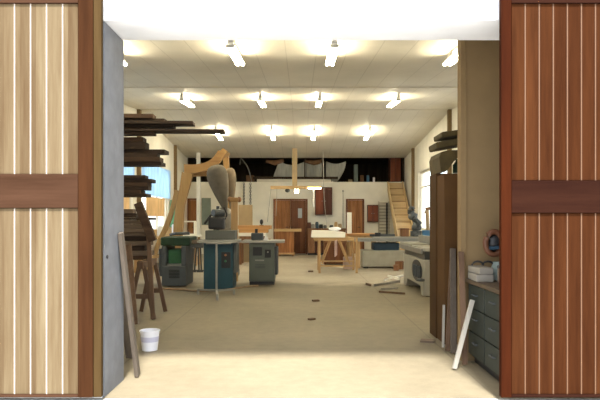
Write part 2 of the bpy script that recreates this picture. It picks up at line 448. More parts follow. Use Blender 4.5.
door_leaf(-2.80, -1.412, -1.412, ('doorleft', 'stileleft', 'railleft', 'edgeleft'), 'left', 'pale teak plank barn door folded back on the left of the doorway', .114, (1.375, 1.615))
door_leaf(1.427, 2.80, 1.427, ('doorright', 'stileright', 'railright', 'stileright'), 'right', 'reddish teak plank barn door folded back on the right of the doorway', .1, (1.34, 1.57))
single(MB().tube([(DJ + .013, 4.42, 1.02), (DJ + .021, 4.42, 1.02)], .014, 14), 'latch_socket', 'black', 'small round black latch hole in the white left door jamb', 'latch', (DJ + .013, 4.42, 1.02))

# ------------------------------------------------------------------ ceiling lights
def make_light(x, y):
    z = ceil_z(y)
    o = thing('ceiling_light', 'x', 'light', (x, y, z), 'fluorescent lights on the ceiling')
    sl = .08 if y < YR else -.08
    def zz(v): return z + sl * (v - y)
    def bx(x0, x1, ya, yb, d0, d1):
        return [(ya, zz(ya) - d1), (yb, zz(yb) - d1), (yb, zz(yb) - d0), (ya, zz(ya) - d0)], x0, x1
    m = MB(); p, a, b = bx(x - .036, x + .036, y - .62, y + .62, .085, .118); m.prism(p, 0, a, b); m.build('housing', 'whitemetal', o)
    for dx in (-.038, .038):
        MB().tube([(x + dx, y - .59, zz(y - .59) - .142), (x + dx, y + .59, zz(y + .59) - .142)], .021, 10).build('fluorescent_tube', 'tube', o, smooth=True)
    for e in (-.61, .61):
        m = MB(); p, a, b = bx(x - .055, x + .055, y + e - .01, y + e + .01, .12, .157); m.prism(p, 0, a, b); m.build('tube_holder', 'lampgrey', o)
    for e in (-.66, .4):
        m = MB(); yy = y + e
        m.prism([(x - .012, zz(yy) - .003), (x + .012, zz(yy) - .003), (x + .034, zz(yy) - .084), (x - .034, zz(yy) - .084)], 1, yy - .02, yy + .05)
        m.build('hanger_bracket', 'lampgrey', o)
    return o
LX = (-2.48, -.835, .415, 2.06)
LN = ('far left', 'left of centre', 'right of centre', 'far right')
RN = ((7.8, 'row nearest the doorway'), (13.2, 'middle row'), (18.25, 'row nearest the loft'))
for y, rn in RN:
    proto = None
    for x, ln in zip(LX, LN):
        lab = 'twin-tube fluorescent ceiling light, %s, %s of its row' % (rn, ln)
        if proto is None: proto = make_light(x, y); proto['label'] = lab
        else: copy_tree(proto, (x, y, ceil_z(y)), lab)

# ------------------------------------------------------------------ timber rack and pile on the left
YT = 8.0
def board(px0, px1, y0, y1, Y, mat, label, group, deep=.22, dy=0, ang=0, tilt=0):
    xa, xb = wx(px0, Y), wx(px1, Y); za, zb = wz(y1, Y), wz(y0, Y)
    rot = rotz(ang) @ roty(tilt)
    m = MB().box(xa, xb, Y + dy, Y + dy + deep, za + .001, zb - .001, .004, rot, (xb, Y + dy, (za + zb) / 2))
    return single(m, 'timber_board', mat, label, 'board', (xb, Y + dy, za), group)
rk = thing('lumber_rack', 'steel timber rack by the left wall, mostly hidden behind the door jamb', 'rack', (-3.1, 8.1, 0))
for x in (-3.72, -2.62):
    MB().box(x - .04, x + .04, 8.42, 8.5, 0, 3.0).build('upright', 'darkgrey', rk)
    for py in (134.6, 165.6, 197):
        z = wz(py, YT); MB().box(x - .03, x + .03, 7.78, 8.42, z - .026, z - .004).build('arm', 'darkgrey', rk)
ordn = ['topmost', 'second', 'third', 'fourth', 'fifth', 'sixth', 'seventh', 'eighth', 'ninth', 'tenth', 'eleventh', 'twelfth']
def tier(rows, where, group, px0=5):
    for i, (x1, y0, y1, mat, what, ang, dy) in enumerate(rows):
        pos = 'topmost' if i == 0 else 'lowest' if i == len(rows) - 1 else ordn[i] + ' from the top'
        board(px0 + (i * 7) % 13, x1, y0, y1, YT, mat, '%s, %s on %s' % (what, pos, where), group, .2 + .03 * (i % 3), dy, ang)
tier([(153, 113.6, 118, 'dark2', 'thick brown board', 2, 0), (164, 118, 121, 'dark', 'dark board', -1, .02), (193, 121, 124.2, 'dark', 'long thin dark board', 1.5, -.03),
      (172, 124.2, 127.4, 'dark', 'dark board', -1.5, .03), (140, 127.4, 129.6, 'dark2', 'short brown board', 0, 0), (224, 129.6, 132, 'dark', 'longest thin dark board', 2, -.05),
      (153, 132, 134.4, 'dark2', 'brown board', 0, 0)], 'the highest tier of the timber rack', 'boards on the highest rack tier')
tier([(143, 137, 141.5, 'dark2', 'brown beam', 1, 0), (145, 141.5, 149, 'dark', 'thick dark beam', 0, 0), (164, 149, 153, 'dark', 'projecting dark beam', -1, .03), (157, 153, 157, 'dark', 'dark beam', 1, 0),
      (160, 157, 161.5, 'dark2', 'brown beam', 0, -.02), (161, 161.5, 165.4, 'dark', 'dark beam', -1, 0)], 'the middle tier of the timber rack', 'beams on the middle rack tier')
tier([(145, 175, 178.6, 'dark', 'dark board', 1, 0), (151, 178.6, 182.4, 'dark', 'dark board', -1, .03), (147, 182.4, 186.4, 'dark2', 'brown board', 0, 0), (148, 186.4, 190, 'dark', 'dark board', 1, .01),
      (141, 190, 193.4, 'dark2', 'brown board', 0, 0), (146, 193.4, 196.8, 'dark', 'dark board', -1, 0)], 'the lowest tier of the timber rack', 'boards on the lowest rack tier')
tier([(133, 209, 213.4, 'grey', 'short grey board', 3, 0), (136, 213.4, 217.6, 'dark', 'dark board', 0, 0), (152, 217.6, 220, 'dark', 'thin dark board', 1, -.02), (140, 220, 224, 'grey', 'grey board', -2, 0),
      (147, 224, 228.4, 'grey', 'grey board', 1, 0), (149, 228.4, 232.4, 'grey', 'grey board', 2, -.03), (150, 232.4, 236.2, 'grey', 'grey board', 0, 0), (146, 236.2, 241, 'dark', 'dark board', 0, .02),
      (149, 241, 245.6, 'grey', 'grey board', 1, 0), (144, 245.6, 251, 'dark', 'dark board', 0, .02), (150, 251, 255.8, 'grey', 'grey board', -1, 0), (143, 255.8, 260, 'dark2', 'brown board', 0, 0)],
     'the pile across the sawhorses', 'boards piled on the sawhorses')
def sawhorse(x, y, label):
    zt = wz(260.4, YT)
    o = thing('sawhorse', label, 'sawhorse', (x, y, 0), 'sawhorses under the timber pile')
    MB().box(x - .04, x + .04, y - .38, y + .38, zt - .09, zt, .004).build('top_beam', 'brownz', o)
    for sy in (-.3, .3):
        for sx in (-1, 1):
            MB().bar((x + sx * .03, y + sy, zt - .06), (x + sx * .17, y + sy * 1.1, .006), .05, .035).build('leg', 'brownz', o)
        MB().bar((x - .1, y + sy * 1.06, .3), (x + .1, y + sy * 1.06, .3), .06, .02).build('brace', 'brownz', o)
    return o
sh = sawhorse(-2.06, 8.1, 'brown wooden sawhorse under the right end of the grey timber pile')
copy_tree(sh, (-3.3, 8.1, 0), 'brown wooden sawhorse under the hidden left end of the timber pile')
def lean(name, a, b, w, d, mat, label, cat='board', group=None):
    """board leaning from foot a to head b"""
    return single(MB().bar(a, b, w, d), name, mat, label, cat, a, group)
lean('leaning_board', (wx(153, 7.7), 7.7, .02), (wx(148.5, 7.84), 7.84, wz(236, 7.84)), .055, .03, 'brownz', 'brown board leaning on the right end of the timber pile', group='boards leaning on the pile')
lean('leaning_board', (wx(134, 7.3), 7.3, .02), (wx(128, 7.72), 7.72, wz(245, 7.72)), .09, .03, 'brownz', 'narrow brown board leaning on the front of the timber pile', group='boards leaning on the pile')
single(MB().bar((wx(153, 7.6), 7.6, wz(241, 7.6)), (wx(138, 7.6), 7.6, wz(203, 7.6)), .1, .07), 'plank_offcut', 'dark2', 'short thick brown plank tilted diagonally against the timber pile', 'plank', (wx(153, 7.7), 7.7, wz(238, 7.7)))
lean('leaning_board', (-1.335, 4.93, .012), (-1.405, 4.7, 1.19), .03, .07, 'taupez', 'taupe board leaning against the left door jamb, the wider of the pair', group='boards by the left jamb')
lean('leaning_board', (wx(128, 5.5), 5.55, .02), (wx(114, 4.95), 4.95, wz(230, 4.95)), .06, .03, 'taupez', 'taupe board leaning beside the left door jamb, half hidden by the jamb', group='boards by the left jamb')
# white bucket
bx_, by_ = wx(147.5, 5.86), 5.95
b = thing('bucket', 'white plastic bucket on the floor near the left door jamb', 'bucket', (bx_, by_, 0))
MB().lathe(bx_, by_, [(.075, .002), (.095, .19), (.1, .19), (.1, .2), (.09, .2), (.07, .012)], 28, cap=True).build('pail', 'bucket', b, smooth=False)
MB().lathe(bx_, by_, [(.0855, .09), (.0865, .1), (.0895, .13), (.0905, .14)], 28, cap=False).build('printed_band', 'bucketband', b)

# ------------------------------------------------------------------ planer, table saw, moulder
Yp = 11.55; xa, xb = wx(157.5, Yp), wx(190, Yp); yn, yf = Yp, Yp + .8
pl = thing('thickness_planer', 'dark green and slate thickness planer left of the blue table saw', 'machine', ((xa + xb) / 2, Yp, 0))
MB().box(xa + .08, xb - .08, yn, yf, .02, wz(266, Yp), .01).build('base_cabinet', 'planergrey', pl)
for u, v in ((xa + .08, xa + .17), (xb - .17, xb - .08)):
    MB().box(u, v, yn, yf, wz(266, Yp) + .001, wz(246, Yp), .01).build('side_cheek', 'planergrey', pl)
MB().box(xa + .06, xb, yn - .02, yf, wz(245.8, Yp), wz(237, Yp), .03).build('hood', 'green', pl)
MB().box(xa + .18, xb - .18, yn + .14, yf - .02, wz(266, Yp) + .002, wz(250, Yp), .005).build('bed', 'greenpanel', pl)
MB().box(xa + .175, xb - .175, yn + .02, yf - .1, wz(266, Yp) + .003, wz(264, Yp), 0).build('table_plate', 'steel', pl)
MB().box(xa, xa + .075, yn + .1, yf - .1, wz(277, Yp), wz(249, Yp), .015).build('side_guard', 'planergrey', pl)
m = MB()
for k in range(6): m.box(xa + .22, xb - .2, yn - .006, yn + .004, wz(278, Yp) + k * .028, wz(278, Yp) + k * .028 + .018)
m.build('louvre', 'black', pl)
m = MB().tube([(xb - .06, yn + .3, .74), (xb - .02, yn + .3, .74)], .012, 8)
m.lathe(xb - .02, yn + .3, [(.001, .74), (.05, .735), (.05, .745), (.001, .75)], 16); m.build('handwheel', 'steel', pl)
MB().tube([(xa + .1, yn + .7, .99), (xa + .25, yn + .5, 1.02), (xb - .1, yn + .5, 1.02)], .03, 10).build('feed_pipe', 'planergrey', pl)
# supply hose across the floor
pts = [(wx(152, 11.5), 11.5, .02), (wx(146, 11.9), 11.9, .02), (wx(150, 11.2), 11.2, .02), (wx(175, 11.0), 11.05, .02), (wx(197, 10.7), 10.75, .02), (wx(222, 10.8), 10.85, .02), (wx(245, 11.4), 11.4, .02), (wx(258, 11.55), 11.6, .02)]
def smooth_path(P, n=8):
    P = [Vector(p) for p in P]; out = []
    for i in range(len(P) - 1):
        a, b, c2, d = P[max(i - 1, 0)], P[i], P[i + 1], P[min(i + 2, len(P) - 1)]
        for k in range(n):
            t = k / n
            out.append(.5 * ((2 * b) + (c2 - a) * t + (2 * a - 5 * b + 4 * c2 - d) * t * t + (3 * b - a - 3 * c2 + d) * t ** 3))
    return out + [P[-1]]
single(MB().tube(smooth_path(pts), .018, 8), 'floor_hose', 'hose', 'tan hose snaking over the floor in front of the planer', 'hose', pts[0], smooth=True)

# blue table saw
Ys = 11.06; xa, xb = wx(203.5, Ys), wx(236, Ys); zt = wz(240, Ys)
ts = thing('table_saw', 'table saw with a dark blue cabinet in the middle of the hall', 'machine', ((xa + xb) / 2, Ys, 0))
MB().box(xa, xb - .06, Ys, Ys + .62, .015, zt - .06, .012).build('cabinet', 'bluesaw', ts)
MB().box(xb - .055, xb, Ys + .08, Ys + .6, .3, zt - .08, .01).build('side_door', 'greymach', ts)
MB().box(xa - .08, xb + .03, Ys - .08, Ys + .72, zt - .055, zt, .006).build('saw_table', 'steel', ts)
MB().box(wx(191.5, Ys), xa - .082, Ys + .02, Ys + .62, zt - .07, zt - .005, .006).build('table_wing', 'grey', ts)
MB().box(xa - .1, wx(285, Ys), Ys - .12, Ys - .085, zt - .045, zt - .012).build('fence_rail', 'galv', ts)
MB().box(xb - .27, xb - .1, Ys - .012, Ys + .002, wz(268, Ys), wz(252, Ys), .003).build('switch_panel', 'black', ts)
for k, (zy, mt) in enumerate(((255, 'pipe'), (261, 'greenpanel'))):
    z = wz(zy, Ys); MB().tube([(xb - .19, Ys - .013, z), (xb - .19, Ys - .035, z)], .022, 14).build('push_button', mt, ts)
for u in (xa + .06, xb - .12):
    MB().box(u - .04, u + .04, Ys + .04, Ys + .58, .0, .014).build('foot', 'black', ts)
# power feeder on the saw table: grey plinth, dark motor, arm
fx = wx(214, 11.3)
pf = thing('power_feeder', 'black power feeder with grey base standing on the blue table saw', 'machine', (fx, 11.3, zt))
MB().box(wx(205, 11.2), wx(235, 11.2), 11.22, 11.62, zt + .001, wz(230.5, 11.2), .012).build('plinth', 'greymach', pf)
zz0 = wz(230.5, 11.2)
MB().tube([(wx(217, 11.3), 11.42, zz0), (wx(217, 11.3), 11.42, wz(206, 11.3))], .03, 12).build('column', 'darkgrey', pf)
MB().box(wx(208, 11.3), wx(224, 11.3), 11.3, 11.56, zz0 + .02, wz(217, 11.3), .035).build('gearbox', 'black', pf)
MB().tube([(wx(213, 11.3), 11.3, wz(213, 11.3)), (wx(222, 11.3), 11.45, wz(213, 11.3))], .07, 16).build('motor', 'darkgrey', pf)
MB().tube([(wx(204, 11.3), 11.35, wz(224, 11.3)), (wx(210, 11.3), 11.35, wz(216, 11.3)), (wx(218, 11.3), 11.4, wz(210, 11.3))], .022, 10).build('arm', 'black', pf)
MB().tube(smooth_path([(wx(222, 11.3), 11.4, wz(222, 11.3)), (wx(226, 11.3), 11.42, wz(215, 11.3)), (wx(223, 11.3), 11.42, wz(207, 11.3))], 5), .015, 8).build('cable', 'black', pf)
# roller stand before the saw
Yr = 10.1; rx = wx(216.5, Yr)
rs = thing('roller_stand', 'pale grey steel roller stand in front of the blue table saw', 'stand', (rx, Yr, 0))
MB().tube([(rx, Yr, .09), (rx, Yr, wz(244, Yr))], .018, 12).build('pole', 'galv', rs)
MB().tube([(wx(206, Yr), Yr, wz(243, Yr)), (wx(231, Yr), Yr, wz(243, Yr))], .02, 12).build('roller', 'galv', rs)
for px, yy in ((198, 10.35), (217.5, 9.6), (234, 10.35)):
    m = MB().bar((rx, Yr, .1), (wx(px, yy), yy, .09), .03).bar((wx(px, yy), yy, .1), (wx(px, yy), yy, .004), .035); m.build('leg', 'galv', rs)

# grey spindle moulder
Ym = 11.9; xa, xb = wx(249, Ym), wx(276, Ym); zt2 = wz(243, Ym)
sm = thing('spindle_moulder', 'grey-green spindle moulder cabinet right of the blue table saw', 'machine', ((xa + xb) / 2, Ym, 0))
MB().box(xa + .01, xb - .04, Ym + .01, Ym + .6, .002, .07).build('plinth', 'black', sm)
MB().box(xa, xb - .03, Ym, Ym + .62, .071, zt2, .012).build('cabinet', 'greymach2', sm)
MB().box(xb - .028, xb + .03, Ym + .06, Ym + .5, wz(275, Ym), wz(247, Ym), .012).build('side_motor', 'darkgrey', sm)
MB().box(xa + .08, xa + .26, Ym - .02, Ym - .001, wz(255.5, Ym), wz(247, Ym), .006).build('access_hatch', 'black', sm)
MB().box(xb - .22, xb - .1, Ym - .025, Ym - .001, wz(257.5, Ym), wz(249.5, Ym), .006).build('switch_box', 'black', sm)
MB().box(xa + .12, xa + .3, Ym - .006, Ym - .001, wz(261, Ym), wz(259.6, Ym)).build('name_plate', 'galv', sm)
m = MB()
for k in range(3): m.box(xa + .12, xa + .32, Ym - .005, Ym - .001, wz(268, Ym) + k * .03, wz(268, Ym) + k * .03 + .012)
m.build('vent', 'darkgrey', sm)
MB().box(wx(242, Ym), wx(284, Ym), Ym - .06, Ym + .68, zt2 + .001, zt2 + .05, .006).build('table', 'steel', sm)
MB().tube([(xb - .16, Ym - .026, wz(252, Ym)), (xb - .16, Ym - .04, wz(252, Ym))], .015, 12).build('push_button', 'white', sm)
zt3 = zt2 + .051
fc = thing('moulder_fence', 'black fence guard standing on the grey-green moulder table', 'machine guard', (wx(256, 12.1), 12.1, zt3))
MB().box(wx(251, 12.1), wx(263, 12.1), 12.1, 12.3, zt3 + .001, wz(233, 12.1), .02).build('guard_box', 'darkgrey', fc)
MB().tube([(wx(256, 12.1), 12.2, wz(233, 12.1)), (wx(256, 12.1), 12.2, wz(229, 12.1))], .03, 12).build('knob', 'black', fc)
m = MB().prism([(wx(263.5, 12.0), zt3 + .001), (wx(268.5, 12.0), zt3 + .001), (wx(265.8, 12.0), wz(234, 12.0))], 1, 12.0, 12.06)
single(m, 'push_block', 'whitemetal', 'small white wedge standing on the grey-green moulder table', 'wedge', (wx(266, 12), 12, zt3))
# rust brown duct pipe and pine post between the two saws
single(MB().tube(smooth_path([(wx(231, 12.2), 12.0, .04), (wx(232.5, 12.2), 12.0, .4), (wx(231, 12.2), 12.0, wz(243, 12.2))], 5), .05, 14), 'duct_pipe', 'pipe', 'rust-brown upright pipe between the blue saw and the grey moulder', 'pipe', (wx(231, 12.2), 12, 0), smooth=True)
Yc = 12.6; cx = wx(234.5, Yc)
po = thing('wooden_post', 'pale carved wooden post with a wide knobbed head beside the filter bags', 'post', (cx, Yc, 0))
MB().box(cx - .07, cx + .07, Yc - .05, Yc + .05, 0, wz(202, Yc), .01).build('shaft', 'pinez', po)
MB().box(cx - .095, cx + .095, Yc - .07, Yc + .07, wz(202, Yc), wz(197.5, Yc), .03).build('capital', 'archx', po)
for s in (-1, 1): MB().blob((cx + s * .1, Yc, wz(199.5, Yc)), (.05, .05, .06), 12).build('knob', 'benchwood', po, smooth=True)

# dust extractor with two cloth filter bags
Yd = 13.0
dx = wx(221, Yd)
de = thing('dust_extractor', 'dust extractor with two bulging grey cloth filter bags behind the blue saw', 'machine', (dx, Yd, 0))
def bagprof(zb, zt_, r):
    P = [(.02, 0), (.07, .012), (.18, .06), (.40, .2), (.70, .42), (.92, .62), (1, .76), (.93, .88), (.7, .96), (.35, .995), (.05, 1)]
    return [(r * a, zb + (zt_ - zb) * t) for a, t in P]
def tilted(mb, piv, ang):
    for v in mb.bm.verts: v.co = roty(ang) @ (v.co - Vector(piv)) + Vector(piv)
    return mb
zb = wz(213, Yd)
m = MB().lathe(wx(226.5, Yd), Yd - .05, bagprof(zb, wz(164, Yd), .23), 28, 1, .75)
tilted(m, (wx(226.5, Yd), Yd - .05, zb), -13.5).build('filter_bag', 'bag', de, smooth=True)
m = MB().lathe(wx(230, Yd), Yd + .3, bagprof(zb, wz(166.5, Yd), .13), 28, 1, 1.1)
tilted(m, (wx(230, Yd), Yd + .3, zb), -2).build('filter_bag', 'bag2', de, smooth=True)
MB().lathe(dx + .05, Yd + .13, [(.2, wz(228, Yd)), (.2, wz(214, Yd)), (.15, wz(209, Yd)), (.06, wz(207, Yd))], 28).build('drum', 'partition2', de)
MB().lathe(dx + .05, Yd + .13, [(.2, .26), (.235, .35), (.235, 1.1), (.2, wz(228, Yd))], 28).build('lower_bag', 'bag', de, smooth=True)
for a in (40, 140, 220, 320):
    c_, s_ = math.cos(math.radians(a)), math.sin(math.radians(a))
    MB().bar((dx + .05 + .27 * c_, Yd + .13 + .27 * s_, .2), (dx + .05 + .24 * c_, Yd + .13 + .24 * s_, wz(227, Yd)), .03).build('strut', 'greymach', de)
MB().box(dx - .26, dx + .36, Yd - .2, Yd + .46, .06, .2, .02).build('base', 'greymach', de)
for a, b_ in ((-.2, -.14), (.3, -.14), (-.2, .4), (.3, .4)):
    MB().lathe(dx + a, Yd + b_, [(.03, 0), (.03, .06)], 12).build('caster', 'black', de)

# tall arched frame of curved golden timber
Ya = 13.4
def curve_band(pts, ws):
    P = smooth_path([(wx(a, Ya), 0, wz(b_, Ya)) for a, b_ in pts], 6); n = len(P); L, R = [], []
    for i, p in enumerate(P):
        d = (P[min(i + 1, n - 1)] - P[max(i - 1, 0)]).normalized(); nn = Vector((-d.z, 0, d.x))
        t = i / (n - 1) * (len(ws) - 1); k = min(int(t), len(ws) - 2); w = ws[k] + (ws[k + 1] - ws[k]) * (t - k)
        w *= Ya / F / 2
        L.append(((p + nn * w).x, (p + nn * w).z)); R.append(((p - nn * w).x, (p - nn * w).z))
    return L + R[::-1]
def band(pts, ws, y0, y1):
    """extruded curved band with quads"""
    o = curve_band(pts, ws); n = len(o) // 2; m = MB()
    v = [(a, y0, z) for a, z in o] + [(a, y1, z) for a, z in o]; N = len(o); f = []
    for i in range(n - 1):
        a, b_, c_, d = i, i + 1, N - 2 - i, N - 1 - i
        f += [(a, b_, c_, d), (d + N, c_ + N, b_ + N, a + N)]
    for i in range(N): j = (i + 1) % N; f.append((i, j, j + N, i + N))
    m._add(v, f); return m
ar = thing('timber_arch', 'tall arched frame of curved golden timber rising behind the planer', 'arch', (wx(190, Ya), Ya, 0))
yfl = HOR + 774 / Ya
band([(175, yfl), (177, 250), (178, 225), (180, 205), (184, 188), (187, 173)], [7, 8, 9, 8, 9, 11], Ya, Ya + .16).build('upright', 'arch', ar)
band([(150, yfl), (156, 248), (165, 228), (172, 208), (176, 190)], [3.5, 4, 5, 4.5, 4], Ya + .04, Ya + .12).build('outer_strip', 'arch', ar)
band([(184, 169), (195, 168.5), (207, 166), (216, 160), (221.5, 152)], [10, 8.5, 8, 8, 8], Ya + .01, Ya + .15).build('crossbeam', 'archx', ar)
band([(188, 174), (198, 173.5), (211, 173)], [4, 4.5, 4], Ya + .2, Ya + .26).build('lower_beam', 'archx', ar)
band([(221.5, 149), (222.5, 160), (224, 178), (225, 200), (226, yfl)], [6, 6, 5, 5, 5], Ya + .62, Ya + .72).build('rear_upright', 'arch', ar)
band([(221, 153), (223, 151), (224.5, 149)], [6, 6, 6], Ya + .1, Ya + .64).build('head_joint', 'arch', ar)

# small stand with bent feet between planer and saw
Yk = 14.8
st = thing('machine_stand', 'small dark stand with splayed legs seen between the planer and the blue saw', 'stand', (wx(196, Yk), Yk, 0))
MB().box(wx(190, Yk), wx(203, Yk), Yk, Yk + .4, wz(248, Yk), wz(243, Yk), .01).build('top', 'darkgrey', st)
for a, t in ((192, 194), (199, 198)):
    for yy in (Yk + .02, Yk + .36):
        MB().bar((wx(t, Yk), yy, wz(248, Yk)), (wx(a, Yk), yy, .01), .035).bar((wx(a, Yk) - .06, yy, .015), (wx(a, Yk) + .1, yy, .015), .03).build('leg', 'darkgrey', st)

# ------------------------------------------------------------------ left background
def table(name, label, x0, x1, y0, y1, h, top, legm, th=.05, legw=.07, shelf=None, cat='table'):
    o = thing(name, label, cat, ((x0 + x1) / 2, y0, 0))
    MB().box(x0, x1, y0, y1, h - th, h, .006).build('tabletop', top, o)
    for a in (x0 + .05, x1 - .05 - legw):
        for c_ in (y0 + .04, y1 - .04 - legw): MB().box(a, a + legw, c_, c_ + legw, 0, h - th).build('leg', legm, o)
    MB().box(x0 + .06, x1 - .06, y0 + .05, y0 + .08, h - th - .1, h - th).build('apron', legm, o)
    if shelf: MB().box(x0 + .1, x1 - .1, y0 + .06, y1 - .06, shelf, shelf + .03).build('lower_shelf', legm, o)
    return o
table('workbench', 'pine workbench under the left windows', -4.1, -3.62, 14.6, 19.4, .86, 'pine', 'pinez', shelf=.3, cat='bench')
for i, (y, w, h, mt, nm, lb, ct) in enumerate((
    (14.9, .22, .30, 'orange', 'wood_block', 'orange wood block on the left window bench, nearest the timber pile', 'block'),
    (15.6, .2, .18, 'pine', 'wood_block', 'low pine block on the left window bench', 'block'),
    (16.5, .16, .26, 'whitemetal', 'paint_tin', 'white tin on the left window bench', 'tin'),
    (17.3, .24, .22, 'tan', 'carton', 'tan cardboard carton on the left window bench', 'box'),
    (18.3, .14, .3, 'bucket', 'plastic_jar', 'white plastic jar at the far end of the left window bench', 'jar'))):
    x = -3.84
    m = MB()
    if 'tin' in nm or 'jar' in nm: m.lathe(x, y, [(w / 2, .861), (w / 2, .861 + h * .9), (w / 2 * .8, .861 + h * .93), (w / 2 * .8, .861 + h)], 20)
    else: m.box(x - w / 2, x + w / 2, y - w / 2, y + w / 2, .861, .861 + h, .008)
    single(m, nm, mt, lb, ct, (x, y, .861))
def hang(name, x, y0, y1, z0, z1, mat, label, waves, amp, cat):
    def fn(u, v):
        y = y0 + (y1 - y0) * u
        return (x + amp * math.sin(u * waves * 6.28) * (.5 + .5 * (1 - v)), y, z0 + (z1 - z0) * v - .03 * math.sin(u * 3.14) * v)
    return single(MB().sheet(fn, int(waves * 8), 6, .004), name, mat, label, cat, (x, (y0 + y1) / 2, z0))
hang('blue_sheet', XL + .06, 16.0, 19.55, 1.98, 2.9, 'blue', 'light blue sheet hung over the upper panes of the farther left window', 14, .02, 'sheet')
hang('blue_sheet', XL + .06, 10.6, 15.3, 1.98, 2.9, 'blue', 'light blue sheet over the nearer left window, seen between rack tiers', 16, .02, 'sheet')
hang('window_curtain', XL + .1, 16.3, 18.5, 1.4, 1.96, 'tancurtain', 'tan curtain hanging below the blue sheet on the farther left window', 9, .035, 'curtain')
hang('window_curtain', XL + .1, 13.2, 14.7, 1.0, 1.96, 'tancurtain', 'tan curtain on the nearer left window behind the timber pile', 7, .035, 'curtain')
gx = wx(171, 19.7)
single(MB().box(wx(170, 19.6), wx(178, 19.6), 19.6, 19.66, .9, wz(200, 19.6), .01).box(wx(171, 19.6), wx(173, 19.6), 19.67, 19.73, 0, 1.6).box(wx(174, 19.6), wx(177, 19.6), 19.67, 19.73, 0, 1.6), 'green_board', 'greenboard', 'green painted board standing beside the curved timber arch', 'board', (gx, 19.63, 0))
table('side_table', 'pine table by the left wall holding a bright open wooden frame', -3.5, -2.85, 16.8, 17.5, .86, 'pale', 'pinez', cat='table')
o = thing('open_crate', 'bright open pale wooden box frame standing on the pine side table', 'frame', (-3.2, 17.1, .861))
fa, fb, ga, gb = wx(181, 17), wx(194.5, 17), .861, wz(221.5, 17)
for (a, b_) in (((fa, ga), (fa, gb)), ((fb, ga), (fb, gb))):
    for yy in (17.0, 17.25): MB().bar((a[0], yy, a[1]), (b_[0], yy, b_[1]), .035).build('post', 'pale', o)
for z in (gb, ga + .02):
    for yy in (17.0, 17.25): MB().bar((fa, yy, z), (fb, yy, z), .035).build('rail', 'pale', o)
Yw = 21.6
single(MB().box(wx(196.5, Yw), wx(200, Yw), Yw, Yw + .12, 0, ceil_z(Yw + .12) - .01), 'support_post', 'whitemetal', 'white slender post from floor to ceiling before the left end of the loft', 'post', (wx(198, Yw), Yw, 0))
# ------------------------------------------------------------------ back wall: doors, boards, cabinets
def backdoor(n, x0, x1, z1, leaves, mats):
    o = struct(MB().box(x0 - .06, x0, YB - .05, YB - .002, 0, z1 + .06).box(x1, x1 + .06, YB - .05, YB - .002, 0, z1 + .06).box(x0, x1, YB - .05, YB - .002, z1, z1 + .06), 'door_%d' % n, 'doorback2')
    w = (x1 - x0) / leaves
    for k in range(leaves):
        m = MB(); np_ = max(4, int(w / .13))
        for j in range(np_): m.box(x0 + w * k + w * j / np_ + .004, x0 + w * k + w * (j + 1) / np_ - .004, YB - .045, YB - .01, .02, z1 - .005)
        m.box(x0 + w * k + .01, x0 + w * (k + 1) - .01, YB - .012, YB - .003, .02, z1 - .005)
        m.build('leaf', mats[k], o)
        hx = x0 + w * (k + 1) - .09 if k == 0 else x0 + w * k + .09
        MB().tube([(hx, YB - .046, 1.02), (hx, YB - .1, 1.02), (hx - .1, YB - .1, 1.02)], .012, 8).build('handle', 'black', o)
    return o
zd = wz(200.5, YB)
backdoor(1, wx(275, YB), wx(306, YB), zd, 2, ('doorback', 'doorback2'))
backdoor(2, wx(347.5, YB), wx(362.5, YB), zd, 1, ('doorback',))
backdoor(3, wx(187.8, YB) + .05, wx(197.5, YB), wz(200, YB), 1, ('doorback',))
single(MB().box(wx(298, YB), wx(302, YB), YB - .056, YB - .049, wz(218, YB), wz(208.5, YB)), 'door_notice', 'notice', 'pale notice sheet on the dark leaf of the double back door', 'notice', (wx(300, YB), YB - .05, wz(213, YB)))
single(MB().box(wx(202, YB), wx(211, YB), YB - .05, YB - .003, wz(225, YB), wz(198, YB), .008), 'wall_board', 'greyboard', 'grey-green panel on the back wall behind the filter bags', 'board', (wx(206, YB), YB, wz(225, YB)))
def cabinet(name, label, px0, px1, py0, py1, doors, mats, depth=.2):
    x0, x1, z0, z1 = wx(px0, YB), wx(px1, YB), wz(py1, YB), wz(py0, YB)
    o = thing(name, label, 'cabinet', ((x0 + x1) / 2, YB - .003, z0))
    MB().box(x0, x1, YB - depth, YB - .003, z0, z1, .006).build('body', mats[0], o)
    w = (x1 - x0) / doors
    for k in range(doors):
        d = MB().box(x0 + w * k + .02, x0 + w * (k + 1) - .02, YB - depth - .025, YB - depth - .001, z0 + .04, z1 - .04, .006).build('door', mats[1 + k % (len(mats) - 1)], o)
        hx = x0 + w * (k + (.8 if k == 0 else .2))
        MB().tube([(hx, YB - depth - .026, (z0 + z1) / 2), (hx, YB - depth - .05, (z0 + z1) / 2)], .015, 10).build('knob', 'steel', d)
    return o
cabinet('hanging_tool_cabinet', 'tall dark red wall cabinet with two doors, left of the single back door', 315, 332, 187.5, 215, 2, ('cabred', 'cabred2', 'cabred'))
cabinet('wall_cupboard', 'small dark red wall cupboard between the single back door and the stairs', 367, 377.5, 205, 222, 2, ('cabred', 'cabred2', 'cabred2'))
